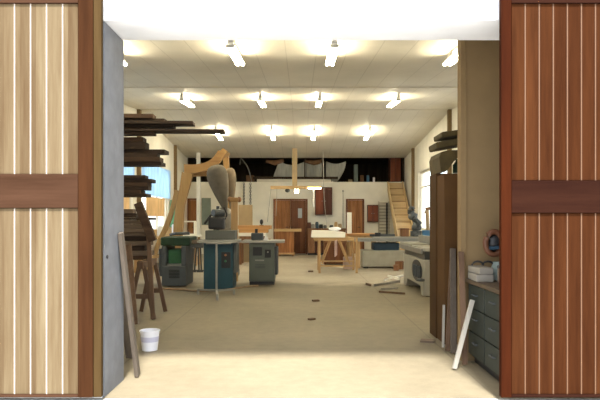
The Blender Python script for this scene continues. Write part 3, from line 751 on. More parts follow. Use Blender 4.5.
# slatted rack by the stairs
o = thing('slat_rack', 'grey rack of horizontal slats on the back wall beside the stairs', 'rack', (wx(385, YB), YB, 0))
for k in range(11):
    z = wz(234 - k * 3.1, YB); MB().box(wx(377.8, YB), wx(389.5, YB), YB - .14, YB - .1, z - .025, z + .025).build('slat', 'slat', o)
for px in (378.5, 388.6): MB().box(wx(px, YB) - .02, wx(px, YB) + .02, YB - .098, YB - .004, 0, wz(201.5, YB)).build('upright', 'slat', o)
single(MB().box(wx(386.2, 22.2), wx(387.8, 22.2), 22.2, 22.26, 0, wz(203, 22.2)), 'dark_post', 'black', 'thin black upright post in front of the slatted rack', 'post', (wx(387, 22.2), 22.2, 0))
single(MB().tube([(wx(343, YB), YB - .015, .005), (wx(343, YB), YB - .015, wz(191.5, YB))], .012, 8).blob((wx(343, YB), YB - .02, wz(191, YB)), (.035, .018, .035), 10), 'conduit', 'galv', 'thin grey conduit pipe up the back wall right of the tall red cabinet', 'pipe', (wx(343, YB), YB, 0))
# hanging chains on the back wall
for k, px in enumerate((244, 250.5)):
    m = MB(); n = 15
    for j in range(n):
        z = wz(184 + j * (1.9 if k else 1.5), YB); x = wx(px, YB)
        a = math.pi / 2 if j % 2 else 0
        ring = [(x + .03 * math.cos(t) * math.cos(a), YB - .04 + .03 * math.cos(t) * math.sin(a), z + .045 * math.sin(t)) for t in [6.283 * q / 12 for q in range(13)]]
        m.tube(ring, .009, 6)
    single(m, 'hanging_chain', 'darkgrey', ('short' if k == 0 else 'long') + ' dark chain hanging on the back wall above the lumber table', 'chain', (wx(px, YB), YB - .04, 2), 'chains on the back wall')
# lumber table behind the moulder with stacked boards
table('lumber_table', 'wooden table stacked with orange and white boards behind the grey moulder', wx(238, 17.5), wx(270, 17.5), 17.3, 18.0, .74, 'benchwood', 'benchwood', cat='table')
zl = .741
for k, (a, b_, y0, y1, mt, lb) in enumerate(((240, 266, 238.6, 235.8, 'benchwood', 'brown board, lowest in the stack on the lumber table'),
    (237, 265, 235.8, 232.4, 'pale', 'board coloured sunlit white in the middle of the stack on the lumber table'),
    (239, 268, 232.4, 228.8, 'orange', 'orange board, second from the top of the stack on the lumber table'),
    (238, 271, 228.8, 225, 'orange', 'orange board, topmost of the stack on the lumber table'))):
    h = (y0 - y1) * 17.4 / F
    single(MB().box(wx(a, 17.4), wx(b_, 17.4), 17.36, 17.9, zl, zl + h - .002, .005, rotz(1.2 * (k % 3 - 1))), 'stacked_board', mt, lb, 'board', (wx(a, 17.4), 17.4, zl), 'boards stacked on the lumber table')
    zl += h
single(MB().box(wx(238.5, 18.3), wx(252.5, 18.3), 18.3, 18.36, 0, wz(205, 18.3), .008), 'tan_panel', 'tan', 'tan board standing upright behind the lumber table', 'panel', (wx(245, 18.3), 18.3, 0))
bl = thing('desk_lamp', 'small dark lamp head on top of the board stack', 'lamp', (wx(261.5, 17.5), 17.5, zl))
MB().lathe(wx(261.5, 17.5), 17.5, [(.06, zl), (.06, zl + .015), (.012, zl + .02), (.012, zl + .04)], 16).build('base', 'black', bl)
MB().blob((wx(261.5, 17.5), 17.5, zl + .1), (.05, .05, .08), 14).build('lamp_head', 'black', bl, smooth=True)
# small bench in front of the double door
Yb = 21.4
o = thing('small_bench', 'small brown bench with a pale overhanging top before the double back door', 'bench', (wx(287, Yb), Yb, 0))
MB().box(wx(274, Yb), wx(301.5, Yb), Yb - .05, Yb + .55, wz(231.5, Yb), wz(229, Yb), .006).build('benchtop', 'pine', o)
MB().box(wx(278.5, Yb), wx(294, Yb), Yb + .02, Yb + .5, .12, wz(231.5, Yb) - .001, .006).build('cupboard', 'doorback', o)
MB().box(wx(278, Yb), wx(295, Yb), Yb, Yb + .52, .06, .119).build('plinth', 'pinez', o)
for px in (279.5, 293): MB().box(wx(px, Yb) - .04, wx(px, Yb) + .04, Yb + .04, Yb + .46, 0, .059).build('foot', 'benchwood', o)
# bench along the back wall with tools
x0, x1 = wx(307.5, 22), wx(346, 22)
o = thing('back_bench', 'long brown bench against the back wall, crowded with small dark tools', 'bench', ((x0 + x1) / 2, 22, 0))
MB().box(x0, x1, 22.0, 22.6, .93, .98, .006).build('benchtop', 'benchwood', o)
n = 5
for k in range(n): MB().box(x0 + (x1 - x0) * k / n + .01, x0 + (x1 - x0) * (k + 1) / n - .01, 22.04, 22.58, .08, .929, .006).build('cupboard', 'cabred' if k % 2 else 'benchwood', o)
MB().box(x0 + .02, x1 - .02, 22.08, 22.56, 0, .079).build('plinth', 'black', o)
items = [(309, 'cabred', .16, .22, 'dark red tool box', 'end of the back bench nearest the double door'), (313, 'galv', .14, .16, 'pale grey tool box', 'left part of the back bench'), (317, 'bluemotor', .12, .24, 'dark blue tool case', 'back bench under the tall cabinet, left one'),
         (321, 'black', .15, .15, 'black tool case', 'back bench under the tall cabinet'), (325, 'greymach', .12, .12, 'grey tool case', 'back bench, low one right of the black case'), (331.5, 'darkgrey', .14, .12, 'slate tool case', 'back bench behind the pale slab'),
         (336, 'pine', .12, .24, 'pine tool box', 'right part of the back bench'), (340, 'tan', .13, .17, 'tan box', 'right end of the back bench')]
for px, mt, w, h, what, where in items:
    x = wx(px, 22.2); q = thing('tool_box', '%s on the %s' % (what, where), 'tool box', (x, 22.25, .981))
    MB().box(x - w / 2, x + w / 2, 22.15, 22.35, .982, .982 + h * .8, .008).build('body', mt, q)
    MB().box(x - w / 2 + .01, x + w / 2 - .01, 22.16, 22.34, .982 + h * .8 + .001, .982 + h, .006).build('lid', mt, q)

# stairs to the loft
o = thing('staircase', 'steep pine staircase climbing to the loft along the right wall', 'staircase', (3.6, 21, 0))
sx0, sx1 = 3.29, 3.88; n = 10; yb0, yt0 = 19.6, YB - .08
for k in range(n):
    z = LZ * (k + 1) / (n + 1); y = yb0 + (yt0 - yb0) * (k + .3) / n
    MB().box(sx0 + .031, sx1 - .031, y, y + .27, z - .045, z, .004).build('tread', 'treadwood', o)
    MB().box(sx0 + .032, sx1 - .032, y + .24, y + .258, z + .001, z + LZ / (n + 1) - .042).build('riser', 'stair', o)
sl = LZ / (yt0 - yb0)
for a in (sx0, sx1 - .03):
    MB().prism([(yb0 - .05, 0), (yb0 + .35, 0), (yt0, LZ - .32), (yt0, LZ + .02), (yt0 - .05, LZ + .02), (yb0 - .05, .22)], 0, a, a + .03).build('stringer', 'stair', o)

# ------------------------------------------------------------------ loft contents
def box_thing(name, mat, label, cat, x0, x1, y0, y1, z0, z1, bev=.008, rot=None, group=None):
    return single(MB().box(x0, x1, y0, y1, z0, z1, bev, rot), name, mat, label, cat, ((x0 + x1) / 2, y0, z0), group)
Yl = 23.2
ra = thing('loft_railing', 'dark timber railing along the front edge of the loft', 'railing', (0, YB + .08, LZ))
MB().box(wx(253, YB), wx(338, YB), YB + .03, YB + .09, wz(179, YB), wz(176.6, YB)).build('top_rail', 'loftwood', ra)
for px in (256.5, 304.8, 322.5, 331): MB().box(wx(px, YB) - .025, wx(px, YB) + .025, YB + .03, YB + .09, LZ, wz(158, YB) if px > 300 and px < 325 else wz(179, YB) - .001).build('post', 'loftwood', ra)
box_thing('pale_plank', 'frame', 'pale plank lying along the loft edge below the railing', 'plank', wx(257, YB), wx(331, YB), YB + .002, YB + .028, LZ + .001, wz(179.2, YB))
sails = ((275, 306, 'white sail sheet hung in the loft, left of the hanging pole', 0), (306.5, 324, 'white sail sheet hung in the loft, between two dark posts', 1), (326, 346, 'white sail sheet with a curved right edge hung in the loft', 2))
for a, b_, lb, k in sails:
    def fn(u, v, a=a, b_=b_, k=k):
        px = a + (b_ - a) * u
        zt_ = 161 + (4 * math.sin(u * 3.14) if k < 2 else 3 * math.sin(u * 3.14)); pass
        if k == 2: px = a + ((b_ - a) - 10 * (1 - v) ** 2) * u
        if k == 0: px = a + 4 * (1 - u) * v - 4 * (1 - u) * (1 - v) + (b_ - a) * u
        return (wx(px, Yl), Yl + .25 * math.sin(u * 5 + k) * .3 + .1 * (1 - v), LZ + .004 + (wz(zt_, Yl) - LZ - .004) * v)
    single(MB().sheet(fn, 16, 10, .006), 'sail_sheet', 'sail', lb, 'sail', (wx((a + b_) / 2, Yl), Yl, LZ), 'sail sheets in the loft')
for a, b_, yy, r, lb in ((266, 284, 162, .1, 'brown roll slung above the leftmost loft sail sheet'), (304, 323.5, 162, .1, 'brown roll slung above the middle loft sail sheet')):
    single(MB().tube([(wx(a, 22.93), 22.93, wz(yy - 1, 22.95)), (wx((a + b_) / 2, 22.93), 22.92, wz(yy + 1, 22.95)), (wx(b_, 22.93), 22.93, wz(yy - 1.5, 22.95))], [r * .5, r, r * .6], 14), 'hanging_canvas_roll', 'brownroll', lb, 'roll', (wx(a, 22.93), 22.93, wz(yy, 22.95)), 'canvas rolls in the loft', True)
cb = thing('loft_cupboard', 'dark red-brown cupboard at the right end of the loft', 'cupboard', (wx(398, 23.2), 23.2, LZ))
MB().box(wx(390, 23.2), wx(401, 23.2), 23.2, 23.7, LZ + .001, wz(155, 23.2), .01).build('body', 'cabred', cb)
for k in range(2): MB().box(wx(390.6 + 5.2 * k, 23.2), wx(395.4 + 5.2 * k, 23.2), 23.175, 23.199, LZ + .06, wz(157, 23.2), .006).build('door', 'cabred2', cb)
for px, w, h, mt, nm, lb, ct in ((350.5, .16, .14, 'tan', 'carton', 'tan carton on the loft floor right of the sail sheets', 'box'), (362, .14, .3, 'brownroll', 'crate', 'brown crate on the loft floor right of the sail sheets', 'crate'),
    (356, .16, .72, 'greyboard', 'upright_bundle', 'pale upright bundle standing in the dark right half of the loft', 'bundle'), (368, .1, .3, 'bluetool', 'blue_can', 'small blue can in the dark right half of the loft', 'can'), (374, .08, .22, 'bucket', 'white_jar', 'small white jar near the loft cupboard', 'jar'),
    (250, .3, .3, 'brownroll', 'crate', 'brown crate on the loft floor by the pale branch', 'crate')):
    x = wx(px, 23.3); box_thing(nm, mt, lb, ct, x - w / 2, x + w / 2, 23.3, 23.3 + w, LZ + .001, LZ + h, .02)
single(MB().tube(smooth_path([(wx(252, 23.2), 23.2, LZ + .01), (wx(248, 23.2), 23.2, wz(168, 23.2)), (wx(241, 23.2), 23.2, wz(158.5, 23.2)), (wx(240, 23.2), 23.2, wz(165, 23.2))], 6), .022, 8), 'bent_branch', 'whitez', 'pale bent branch standing at the loft edge', 'branch', (wx(252, 23.2), 23.2, LZ), smooth=True)

# hanging timber light bar in front of the loft
Yh = 20.9
o = thing('hanging_light_bar', 'wooden light bar hanging on a pale post before the loft', 'light', (wx(294.5, Yh), Yh, ceil_z(Yh)))
MB().box(wx(292.2, Yh), wx(297.2, Yh), Yh - .06, Yh + .06, wz(186, Yh), ceil_z(Yh + .06) - .004, .006).build('drop_post', 'tan', o)
MB().box(wx(270.5, Yh), wx(321.5, Yh), Yh - .05, Yh + .05, wz(189, Yh), wz(186, Yh) - .001, .006).build('bar', 'pine', o)
for px in (295.3, 297.8): MB().tube([(wx(px, Yh), Yh, wz(189.2, Yh)), (wx(px, Yh), Yh, wz(193, Yh))], .028, 12).build('bulb', 'bulb', o)
MB().box(wx(308, Yh), wx(321, Yh), Yh - .09, Yh - .052, wz(189.0, Yh), wz(187.9, Yh)).build('tube_lamp', 'bulb', o)
MB().blob((wx(287.5, Yh), Yh, wz(190.5, Yh)), (.09, .07, .07), 12).build('hanging_weight', 'darkgrey', o, smooth=True)
for px, p2, yb_ in ((271, 267.5, 222), (277, 276, 216)):
    MB().tube([(wx(px, Yh), Yh, wz(189, Yh)), (wx(p2, Yh), Yh, wz(yb_, Yh))], .01, 6).build('cord', 'whitez', o)
MB().tube([(wx(313.5, Yh), Yh, wz(189.5, Yh)), (wx(313.5, Yh), Yh, wz(207, Yh))], .03, 8).build('hanging_rod', 'whitemetal', o)
single(MB().tube(smooth_path([(wx(323, 19.5), 19.5, wz(150, 19.5)), (wx(324, 19.5), 19.5, wz(195, 19.5)), (wx(327, 19.5), 19.5, wz(228, 19.5))], 6), .008, 6), 'hanging_wire', 'whitez', 'thin pale wire hanging in front of the tall red cabinet', 'wire', (wx(323, 19.5), 19.5, 2))

# ------------------------------------------------------------------ middle: trestle bench with slab, tables
Yt = 14.6
o = thing('trestle_bench', 'pine trestle bench carrying a thick bright slab in mid hall', 'bench', (wx(336, Yt), Yt, 0))
zt = wz(237.5, Yt)
MB().box(wx(314, Yt), wx(354, Yt), Yt + .02, Yt + .09, zt - .075, zt, .006).build('front_beam', 'pine', o)
MB().box(wx(314, Yt), wx(354, Yt), Yt + .75, Yt + .82, zt - .075, zt, .006).build('rear_beam', 'pine', o)
for px in (316, 352): MB().box(wx(px, Yt) - .035, wx(px, Yt) + .035, Yt + .092, Yt + .748, zt - .1, zt - .01).build('end_beam', 'pine', o)
for px in (319.5, 356.5):
    for yy in (Yt - .02, Yt + .85):
        MB().box(wx(px, Yt) - .026, wx(px, Yt) + .026, yy - .026, yy + .026, 0, zt - .005).build('leg', 'pinez', o)
for yy in (Yt + .05, Yt + .79):
    MB().bar((wx(331, Yt), yy, zt - .076), (wx(322, Yt), yy, wz(264, Yt)), .034).bar((wx(340, Yt), yy, zt - .076), (wx(350, Yt), yy, wz(264, Yt)), .034).build('diagonal_brace', 'pinez', o)
for py in (262, 266): MB().box(wx(320.5, Yt), wx(355.5, Yt), Yt + .1 + (266 - py) * .06, Yt + .14 + (266 - py) * .06, wz(py + 1, Yt), wz(py - .5, Yt)).build('lower_rail', 'pine', o)
m = MB().prism([(wx(311.5, Yt), zt + .001), (wx(345, Yt), zt + .001), (wx(345.5, Yt), wz(232.5, Yt)), (wx(330, Yt), wz(231, Yt)), (wx(312.5, Yt), wz(230.8, Yt))], 1, Yt, Yt + .84)
single(m, 'timber_slab', 'pale', 'thick bright pale slab lying on the trestle bench', 'slab', (wx(328, Yt), Yt, zt))
zs = wz(231, Yt) + .002
single(MB().blob((wx(335, Yt + .3), Yt + .4, zs + .045), (.16, .13, .05), 16), 'cloth_bundle', 'bucket', 'white crumpled cloth lying on the bright slab', 'cloth', (wx(335, Yt), Yt + .4, zs), smooth=True)
def fn(u, v): return (wx(334.6 + 2.6 * u, Yt), Yt - .012 - .02 * math.sin(u * 6), wz(257 - 16 * v - 2 * u, Yt))
single(MB().sheet(fn, 6, 8, .005), 'rag', 'rag', 'pinkish rag hanging from the front beam of the trestle bench', 'rag', (wx(336, Yt), Yt, .5))
single(MB().box(wx(346, 14.9), wx(358, 14.9), 15.7, 15.95, .001, wz(257, 15.8), .01), 'cardboard_box', 'pink', 'pinkish cardboard box on the floor under the trestle bench', 'box', (wx(352, 15.8), 15.8, 0))
ch = thing('wooden_chest', 'reddish-brown wooden chest standing behind the trestle bench', 'chest', (wx(335, 17.3), 17.3, 0))
MB().box(wx(324, 17.3), wx(346, 17.3), 17.3, 17.75, .03, wz(243, 17.3), .01).build('body', 'doorback2', ch)
MB().box(wx(323.5, 17.3), wx(346.5, 17.3), 17.28, 17.77, wz(243, 17.3) + .001, wz(241, 17.3), .006).build('lid', 'benchwood', ch)
for px in (325, 345): MB().box(wx(px, 17.3) - .04, wx(px, 17.3) + .04, 17.32, 17.73, 0, .029).build('foot', 'benchwood', ch)
table('plank_table', 'wooden table with an orange top behind the trestle bench', wx(346, 17.6), wx(377, 17.6), 17.4, 18.1, wz(233.5, 17.6), 'orange', 'pinez', .06, cat='table')
zz1 = wz(233.5, 17.6) + .001
single(MB().box(wx(347, 17.6), wx(351.4, 17.6), 17.5, 17.62, zz1, wz(212.5, 17.6), .008), 'upright_plank', 'pale', 'bright short plank standing upright on the orange-topped table', 'plank', (wx(349, 17.6), 17.55, zz1))

# sliding panel saw across the right side
Yq = 16.0
o = thing('panel_saw', 'long grey sliding panel saw in front of the stairs', 'machine', (wx(384, Yq), Yq, 0))
MB().box(wx(362, Yq), wx(405, Yq), Yq, Yq + .7, .04, wz(250.5, Yq), .015).build('base', 'panelsaw', o)
MB().box(wx(374, Yq), wx(400, Yq), Yq + .08, Yq + .6, wz(250.5, Yq) + .001, wz(243, Yq), .04).build('motor_housing', 'bluemotor', o)
MB().box(wx(348, Yq), wx(421, Yq), Yq - .1, Yq + .32, wz(241.5, Yq), wz(238, Yq), .006).build('sliding_table', 'steel', o)
MB().box(wx(375, Yq), wx(430, Yq), Yq + .33, Yq + .75, wz(242, Yq), wz(237, Yq), .006).build('main_table', 'white', o)
for px in (351, 359, 415): MB().box(wx(px, Yq) - .03, wx(px, Yq) + .03, Yq + .02, Yq + .08, 0, wz(241.5, Yq) - .001).build('support_leg', 'pinez' if px < 400 else 'greymach', o)
for px in (366, 401): MB().box(wx(px, Yq) - .06, wx(px, Yq) + .06, Yq + .05, Yq + .65, 0, .039).build('foot', 'black', o)
zq = wz(237, Yq) + .001
sg = thing('saw_guard', 'dark saw guard and clamp on the long panel saw table', 'machine guard', (wx(380, Yq), Yq + .5, zq))
MB().box(wx(372, Yq), wx(398, Yq), Yq + .5, Yq + .56, zq, wz(234.6, Yq), .006).build('crosscut_fence', 'darkgrey', sg)
MB().box(wx(377, Yq), wx(383, Yq), Yq + .42, Yq + .49, zq, wz(233, Yq), .015).build('clamp', 'black', sg)
bxw = thing('wooden_box', 'brown wooden box on the panel saw beside the mottled grey machine', 'box', (wx(408, Yq), Yq + .5, zq))
MB().box(wx(404, Yq), wx(412, Yq), Yq + .45, Yq + .68, zq, wz(230, Yq), .006).build('body', 'benchwood', bxw)
MB().box(wx(403.7, Yq), wx(412.3, Yq), Yq + .44, Yq + .69, wz(230, Yq) + .001, wz(228.6, Yq), .004).build('lid', 'doorback2', bxw)
sq = thing('overarm_machine', 'mottled blue-grey hooked machine head silhouetted left of the right window', 'machine', (wx(418, Yq), Yq + .55, zq))
MB().box(wx(415, Yq), wx(425, Yq), Yq + .42, Yq + .7, zq, wz(231, Yq), .02).build('base', 'statue', sq)
m = MB().tube(smooth_path([(wx(421, Yq), Yq + .55, wz(231, Yq)), (wx(419.5, Yq), Yq + .55, wz(222, Yq)), (wx(416.5, Yq), Yq + .55, wz(215, Yq)), (wx(416, Yq), Yq + .55, wz(210, Yq))], 6), [.10 + .04 * math.sin(i * .7) for i in range(19)], 12); m.build('body', 'statue', sq, smooth=True)
MB().tube(smooth_path([(wx(418, Yq), Yq + .55, wz(209, Yq)), (wx(415.5, Yq), Yq + .55, wz(207, Yq)), (wx(413, Yq), Yq + .55, wz(209.5, Yq)), (wx(413, Yq), Yq + .55, wz(214, Yq))], 5), .045, 10).build('hook_arm', 'darkgrey', sq, smooth=True)
MB().tube([(wx(417, Yq), Yq + .4, wz(218, Yq)), (wx(424, Yq), Yq + .4, wz(224, Yq))], .05, 12).build('motor', 'statue', sq)
single(MB().box(wx(424, 15.4 + .9), wx(433, 16.3), Yq + .42, Yq + .6, zq, wz(230.5, Yq), .012), 'blue_case', 'bluetool', 'blue case lying on the panel saw under the right window', 'case', (wx(428, Yq), Yq + .5, zq))
lm = thing('bench_vise', 'pale clamp standing against the bright right window', 'clamp', (wx(428, Yq), Yq + .66, zq))
MB().tube([(wx(428, 16.7), Yq + .68, zq), (wx(427, 16.7), Yq + .68, wz(210, 16.7))], .05, 12).build('column', 'tan', lm)
MB().tube([(wx(425, 16.7), Yq + .68, wz(213, 16.7)), (wx(426, 16.7), Yq + .68, wz(209, 16.7)), (wx(432, 16.7), Yq + .68, wz(208, 16.7))], .045, 10).build('jaw', 'brownroll', lm)

# white planer-jointer at the right
x0 = 2.07; ya, yb_ = 9.9, 12.3; zt = .87
o = thing('surface_planer', 'big white surface planer beside the tall brown panels on the right', 'machine', (2.5, 11, 0))
out = [(ya + .18, .01), (ya + .34, .01), (ya + .42, .16), (yb_ - .75, .16), (yb_ - .62, .01), (yb_ - .35, .01), (yb_ - .3, .5), (yb_ - .2, .62), (ya + .1, .62), (ya + .14, .3)]
MB().prism(out, 0, x0, x0 + .72, .01).build('body', 'white', o)
MB().box(x0 - .02, x0 + .8, ya, ya + 1.12, zt - .1, zt - .04, .01).build('infeed_table', 'white', o)
MB().box(x0 - .02, x0 + .8, ya + 1.2, yb_, zt - .1, zt - .02, .01).build('outfeed_table', 'white', o)
MB().box(x0 - .05, x0 - .021, ya + .1, yb_ - .1, zt - .15, zt - .06, .006).build('edge_rail', 'steel', o)
MB().box(x0 + .03, x0 + .7, ya + .2, yb_ - .25, .621, zt - .101, .01).build('table_bed', 'greymach', o)
m = MB()
ov = [(10.62 + .46 * math.cos(t), .40 + .19 * math.sin(t)) for t in [6.283 * k / 20 for k in range(20)]]
m.prism(ov, 0, x0 - .008, x0 - .001); m.build('opening_recess', 'black', o)
for yy in (10.25, 10.5, 10.7): MB().tube([(x0 - .03, yy, .3), (x0 - .03, yy, .5)], .03, 10).build('drive_lever', 'darkgrey', o)
MB().lathe(x0 - .05, ya + .15, [(.02, .26), (.07, .27), (.07, .3), (.02, .31)], 16).build('handwheel', 'darkgrey', o)
MB().box(x0 + .3, x0 + .36, ya + .2, yb_ - .3, zt - .019, zt + .12, .006).build('fence', 'steel', o)
for yy in (ya + .2, yb_ - .6): MB().box(x0 + .05, x0 + .67, yy, yy + .13, 0, .009).build('foot', 'black', o)

# offcuts on the floor
for k, (a, ya_, b_, yb_2, mt, lb) in enumerate(((384, 281, 403, 276, 'pale', 'long pale offcut strip, farthest back of the floor offcuts'), (374, 287, 400, 283, 'whitez', 'white offcut strip in the middle of the floor offcuts'),
    (388, 278.5, 399, 281.5, 'pale', 'short pale offcut crossing the other strips'), (381, 290, 398, 289, 'whitez', 'thin white offcut beside the dark one'), (379, 292.6, 405, 294.5, 'brownz', 'dark brown offcut strip nearest the doorway'), (366, 285.5, 371, 287, 'brownz', 'short dark offcut at the left of the floor offcuts'))):
    Ya2, Yb2 = 774 / (ya_ - 220), 774 / (yb_2 - 220)
    z = (.012, .034, .056, .012, .012, .034)[k]
    lean('wood_offcut', (wx(a, Ya2), Ya2, z), (wx(b_, Yb2), Yb2, z), .045, .018, mt, lb, 'offcut', 'offcuts on the floor')
for k, (px, py, s, lb) in enumerate(((311, 272, .07, 'small dark wood chip on the floor by the trestle bench leg'), (316, 301.5, .06, 'small dark wood chip lying in mid floor'), (312, 320, .05, 'small dark chip on the floor nearest the doorway'), (401, 269, .16, 'brown wood block on the floor by the panel saw base'), (396.5, 270.5, .11, 'smaller brown wood block left of another by the panel saw base'))):
    Y = 774 / (py - 220); x = wx(px, Y)
    single(MB().box(x - s, x + s * .8, Y - s * .6, Y + s * .6, .001, s * (1.3 if k > 2 else .5), .006, rotz(20 * k)), 'wood_chip' if k < 3 else 'wood_block', 'benchwood' if k > 2 else 'brownz', lb, 'wood scrap', (x, Y, 0))

# ------------------------------------------------------------------ right foreground: tall panels, counter, boards
xa = 1.478
o = thing('fibreboard_stack', 'tall stack of brown fibreboard panels standing against the partition end', 'panels', (xa + .2, 6.4, 0))
MB().box(xa, xa + .5, 6.52, 6.84, .004, wz(175.5, 6.82), .006).build('rear_stack', 'carton', o)
MB().box(xa + .012, xa + .5, 6.2, 6.515, .004, wz(174, 6.2), .006).build('front_stack', 'carton2', o)
zt = wz(175.5, 6.82) + .002
# folded panel curving over the top, canvas bundles, dark can
P = smooth_path([(wx(434.5, 6.6), 0, zt + .002), (wx(434, 6.6), 0, wz(160, 6.6)), (wx(438, 6.6), 0, wz(153, 6.6)), (wx(452, 6.6), 0, wz(151.5, 6.6)), (wx(472, 6.6), 0, wz(150.5, 6.6))], 6)
L = [(p.x, p.z) for p in P]; inner = []
for p in P[::-1]:
    inner.append((p.x + .11 if p.z < wz(155, 6.6) else p.x + .04, p.z - .02 if p.z > wz(156, 6.6) else p.z))
cx_ = [(wx(434.5, 6.6), zt), (wx(433, 6.6), wz(160, 6.6)), (wx(435, 6.6), wz(155, 6.6)), (wx(441, 6.6), wz(153.5, 6.6)), (wx(480, 6.6), wz(152, 6.6)), (wx(480, 6.6), wz(154, 6.6)), (wx(456, 6.6), wz(156, 6.6)), (wx(447, 6.6), wz(164, 6.6)), (wx(441, 6.6), wz(172, 6.6)), (wx(439, 6.6), zt)]
single(MB().prism(cx_, 1, 6.3, 6.8), 'curved_board', 'khaki', 'curved dull brown panel resting on top of the tall fibreboard stack', 'panel', (wx(440, 6.6), 6.5, zt))
m = MB().box(wx(433.5, 6.5), wx(475, 6.5), 6.32, 6.72, wz(151, 6.5), wz(144.5, 6.5), .02, roty(-10), (wx(433.5, 6.5), 6.5, wz(151.5, 6.5)))
for v in m.bm.verts: v.co.z += .005
single(m, 'canvas_bundle', 'khaki', 'lower of two khaki bundles on top of the tall brown stack', 'bundle', (wx(445, 6.5), 6.5, wz(151, 6.5)), 'bundles on the tall stack')
m = MB().box(wx(438, 6.5), wx(475, 6.5), 6.3, 6.7, wz(140, 6.5), wz(134.5, 6.5), .02, roty(-8), (wx(438, 6.5), 6.5, wz(141.5, 6.5)))
single(m, 'canvas_bundle', 'khaki', 'upper of two khaki bundles on top of the tall brown stack', 'bundle', (wx(445, 6.5), 6.5, wz(141, 6.5)), 'bundles on the tall stack')
single(MB().lathe(wx(455, 6.6), 6.5, [(.05, zt + .002), (.05, wz(166, 6.6)), (.02, wz(162, 6.6)), (.02, wz(160, 6.6))], 16), 'green_bottle', 'green', 'dark green bottle standing on the tall brown stack under the curved panel', 'bottle', (wx(455, 6.6), 6.5, zt))
lean('leaning_board', (wx(453.5, 5.75), 5.75, .015), (wx(459.5, 5.9), 6.16, wz(250, 5.9)), .055, .03, 'taupez', 'taupe board leaning at the partition end, the taller of two', group='boards at the partition end')
lean('leaning_board', (wx(448, 5.85), 5.85, .015), (wx(456.5, 6.0), 6.17, wz(262, 6.0)), .05, .025, 'brownz', 'dark brown board leaning at the partition end, behind the taller board', group='boards at the partition end')
lean('leaning_board', (1.455, 5.3, .015), (wx(461.5, 5.45), 5.47, wz(252, 5.45)), .045, .03, 'brownz', 'brown board leaning on the partition beside the green counter', group='boards at the partition end')
lean('leaning_strip', (1.325, 5.15, .015), (1.494, 5.2, wz(300, 5.2)), .035, .03, 'whitez', 'white strip leaning on the front of the green counter', 'strip')
lean('leaning_strip', (wx(443, 6.0), 6.0, .015), (wx(444, 6.16), 6.17, wz(305, 6.17)), .022, .02, 'whitez', 'thin pale strip leaning on the tall brown stack', 'strip')
single(MB().box(wx(420, 6.4), wx(434, 6.4), 6.3, 6.42, .001, .02, .003, rotz(-18)), 'floor_scrap', 'grey', 'flat brownish scrap of board on the floor before the tall brown stack', 'scrap', (wx(427, 6.4), 6.36, 0))
# counter with drawers
cx0, cx1, cy0, cy1, cz = 1.53, 2.12, 4.5, 5.47, .76
o = thing('drawer_counter', 'dark green drawer counter with a brown top behind the right door', 'counter', ((cx0 + cx1) / 2, 5, 0))
MB().box(cx0 - .025, cx1, cy0 - .01, cy1 + .01, cz - .035, cz, .004).build('countertop', 'countertop', o)
MB().box(cx0 + .02, cx1 - .005, cy0, cy1, .07, cz - .036, .004).build('carcass', 'greencounter', o)
MB().box(cx0 + .06, cx1 - .01, cy0 + .01, cy1 - .01, 0, .069).build('plinth', 'black', o)
for k in range(3):
    z0 = .09 + k * .212
    for a, b_ in ((cy0 + .02, cy0 + .47), (cy0 + .49, cy1 - .02)):
        d = MB().box(cx0, cx0 + .019, a, b_, z0, z0 + .2, .004).build('drawer', 'greencounter', o)
        ym = (a + b_) / 2
        MB().tube([(cx0 - .001, ym - .05, z0 + .12), (cx0 - .022, ym - .05, z0 + .12), (cx0 - .022, ym + .05, z0 + .12), (cx0 - .001, ym + .05, z0 + .12)], .006, 8).build('handle', 'darkgrey', d)
# things on the counter
zc = cz + .001
def plank_on(px0, px1, y0, y1, Ya, Yb_, mt, nm, lb, ct, grp=None, bev=.005):
    return box_thing(nm, mt, lb, ct, wx(px0, Ya), wx(px1, Ya), Ya, Yb_, wz(y1, Ya), wz(y0, Ya), bev, None, grp)
z1_ = zc; h1 = .05
box_thing('white_block', 'partition2', 'pale block lying lowest on the green counter front edge', 'block', 1.515, 1.66, 5.12, 5.44, zc, zc + .062, .005, rotz(-3), 'pale blocks on the counter')
box_thing('white_block', 'partition2', 'pale block stacked on another at the green counter front edge', 'block', 1.53, 1.65, 5.14, 5.44, zc + .064, zc + .118, .005, rotz(3), 'pale blocks on the counter')
q = thing('tool_case', 'grey case on the green counter right of the pale blocks', 'case', (1.73, 5.0, zc))
MB().box(1.675, 1.80, 4.98, 5.1, zc, zc + .12, .008).build('body', 'grey', q)
MB().box(1.673, 1.802, 4.978, 5.102, zc + .121, zc + .145, .006).build('lid', 'greymach', q)
for k, (x, lb) in enumerate(((1.57, 'black curved strap lying on the pale blocks, left one'), (1.66, 'black curved strap lying on the pale blocks, right one'))):
    pts = [(x + .05 * math.cos(t), 5.3, zc + .128 + .035 * math.sin(t)) for t in [3.14159 * j / 10 for j in range(11)]]
    single(MB().tube(pts, .009, 8), 'curved_strap', 'black', lb, 'strap', (x, 5.3, zc + .12), 'black straps on the counter')
hx, hy = wx(493, 5.3), 5.3
q = thing('power_tool', 'rounded brown and black tool on the green counter beside the right door', 'tool', (hx, hy, zc))
MB().lathe(hx + .05, hy, [(.07, zc), (.065, zc + .1), (.05, zc + .16)], 20).build('stand', 'greyboard', q)
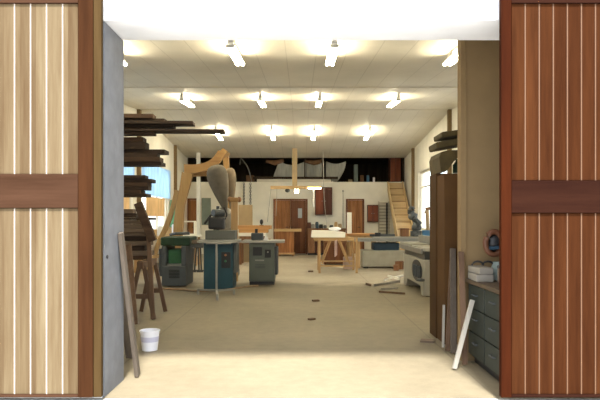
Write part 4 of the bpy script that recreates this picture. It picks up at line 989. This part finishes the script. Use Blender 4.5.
m = MB(); ring = [(hx + .075 * math.cos(t), hy - .03, wz(243, 5.3) + .1 * math.sin(t)) for t in [6.283 * j / 24 for j in range(25)]]
m.tube(ring, .026, 10); m.build('hoop', 'leather', q, smooth=True)
MB().blob((hx + .01, hy, wz(243, 5.3)), (.06, .05, .08), 16).build('core', 'black', q, smooth=True)
MB().tube([(hx - .05, hy - .06, wz(248, 5.3)), (hx + .07, hy - .06, wz(247, 5.3))], .016, 8).build('band', 'bluemotor', q)

# ------------------------------------------------------------------ daylight
w = bpy.data.worlds.new('World'); S.world = w; w.use_nodes = True
nt = w.node_tree; nt.nodes.clear()
ow = nt.nodes.new('ShaderNodeOutputWorld'); bg = nt.nodes.new('ShaderNodeBackground'); sk = nt.nodes.new('ShaderNodeTexSky')
sk.sky_type = 'NISHITA'; sk.sun_disc = False; sk.sun_elevation = math.radians(62); sk.sun_rotation = math.radians(190); sk.air_density = 1.0; sk.dust_density = 2.0
bg.inputs[1].default_value = .62
hz = mixc(nt, .6, sk.outputs[0], (5.0, 5.0, 4.9))
nt.links.new(hz, bg.inputs[0]); nt.links.new(bg.outputs[0], ow.inputs[0])
sl_ = bpy.data.lights.new('sun', 'SUN'); sl_.energy = 16.0; sl_.angle = math.radians(7); sl_.color = (1.0, .98, .95)
so = bpy.data.objects.new('sun', sl_); COL.objects.link(so); so.location = (0, -4, 12)
so.rotation_euler = Vector((-.03, .45, -.89)).to_track_quat('-Z', 'Y').to_euler()

# ------------------------------------------------------------------ camera
cd = bpy.data.cameras.new('camera'); cam = bpy.data.objects.new('camera', cd); COL.objects.link(cam)
cam.location = (0, 0, EYE); cam.rotation_euler = (math.radians(90), 0, 0)
cd.sensor_width = 36; cd.lens = 36.0; cd.shift_y = 20.0 / 600.0; cd.clip_start = .05; cd.clip_end = 300
S.camera = cam
S.view_settings.view_transform = 'Standard'; S.view_settings.look = 'None'
S.view_settings.exposure = 0.0; S.view_settings.gamma = 1.0; S.view_settings.use_curve_mapping = False
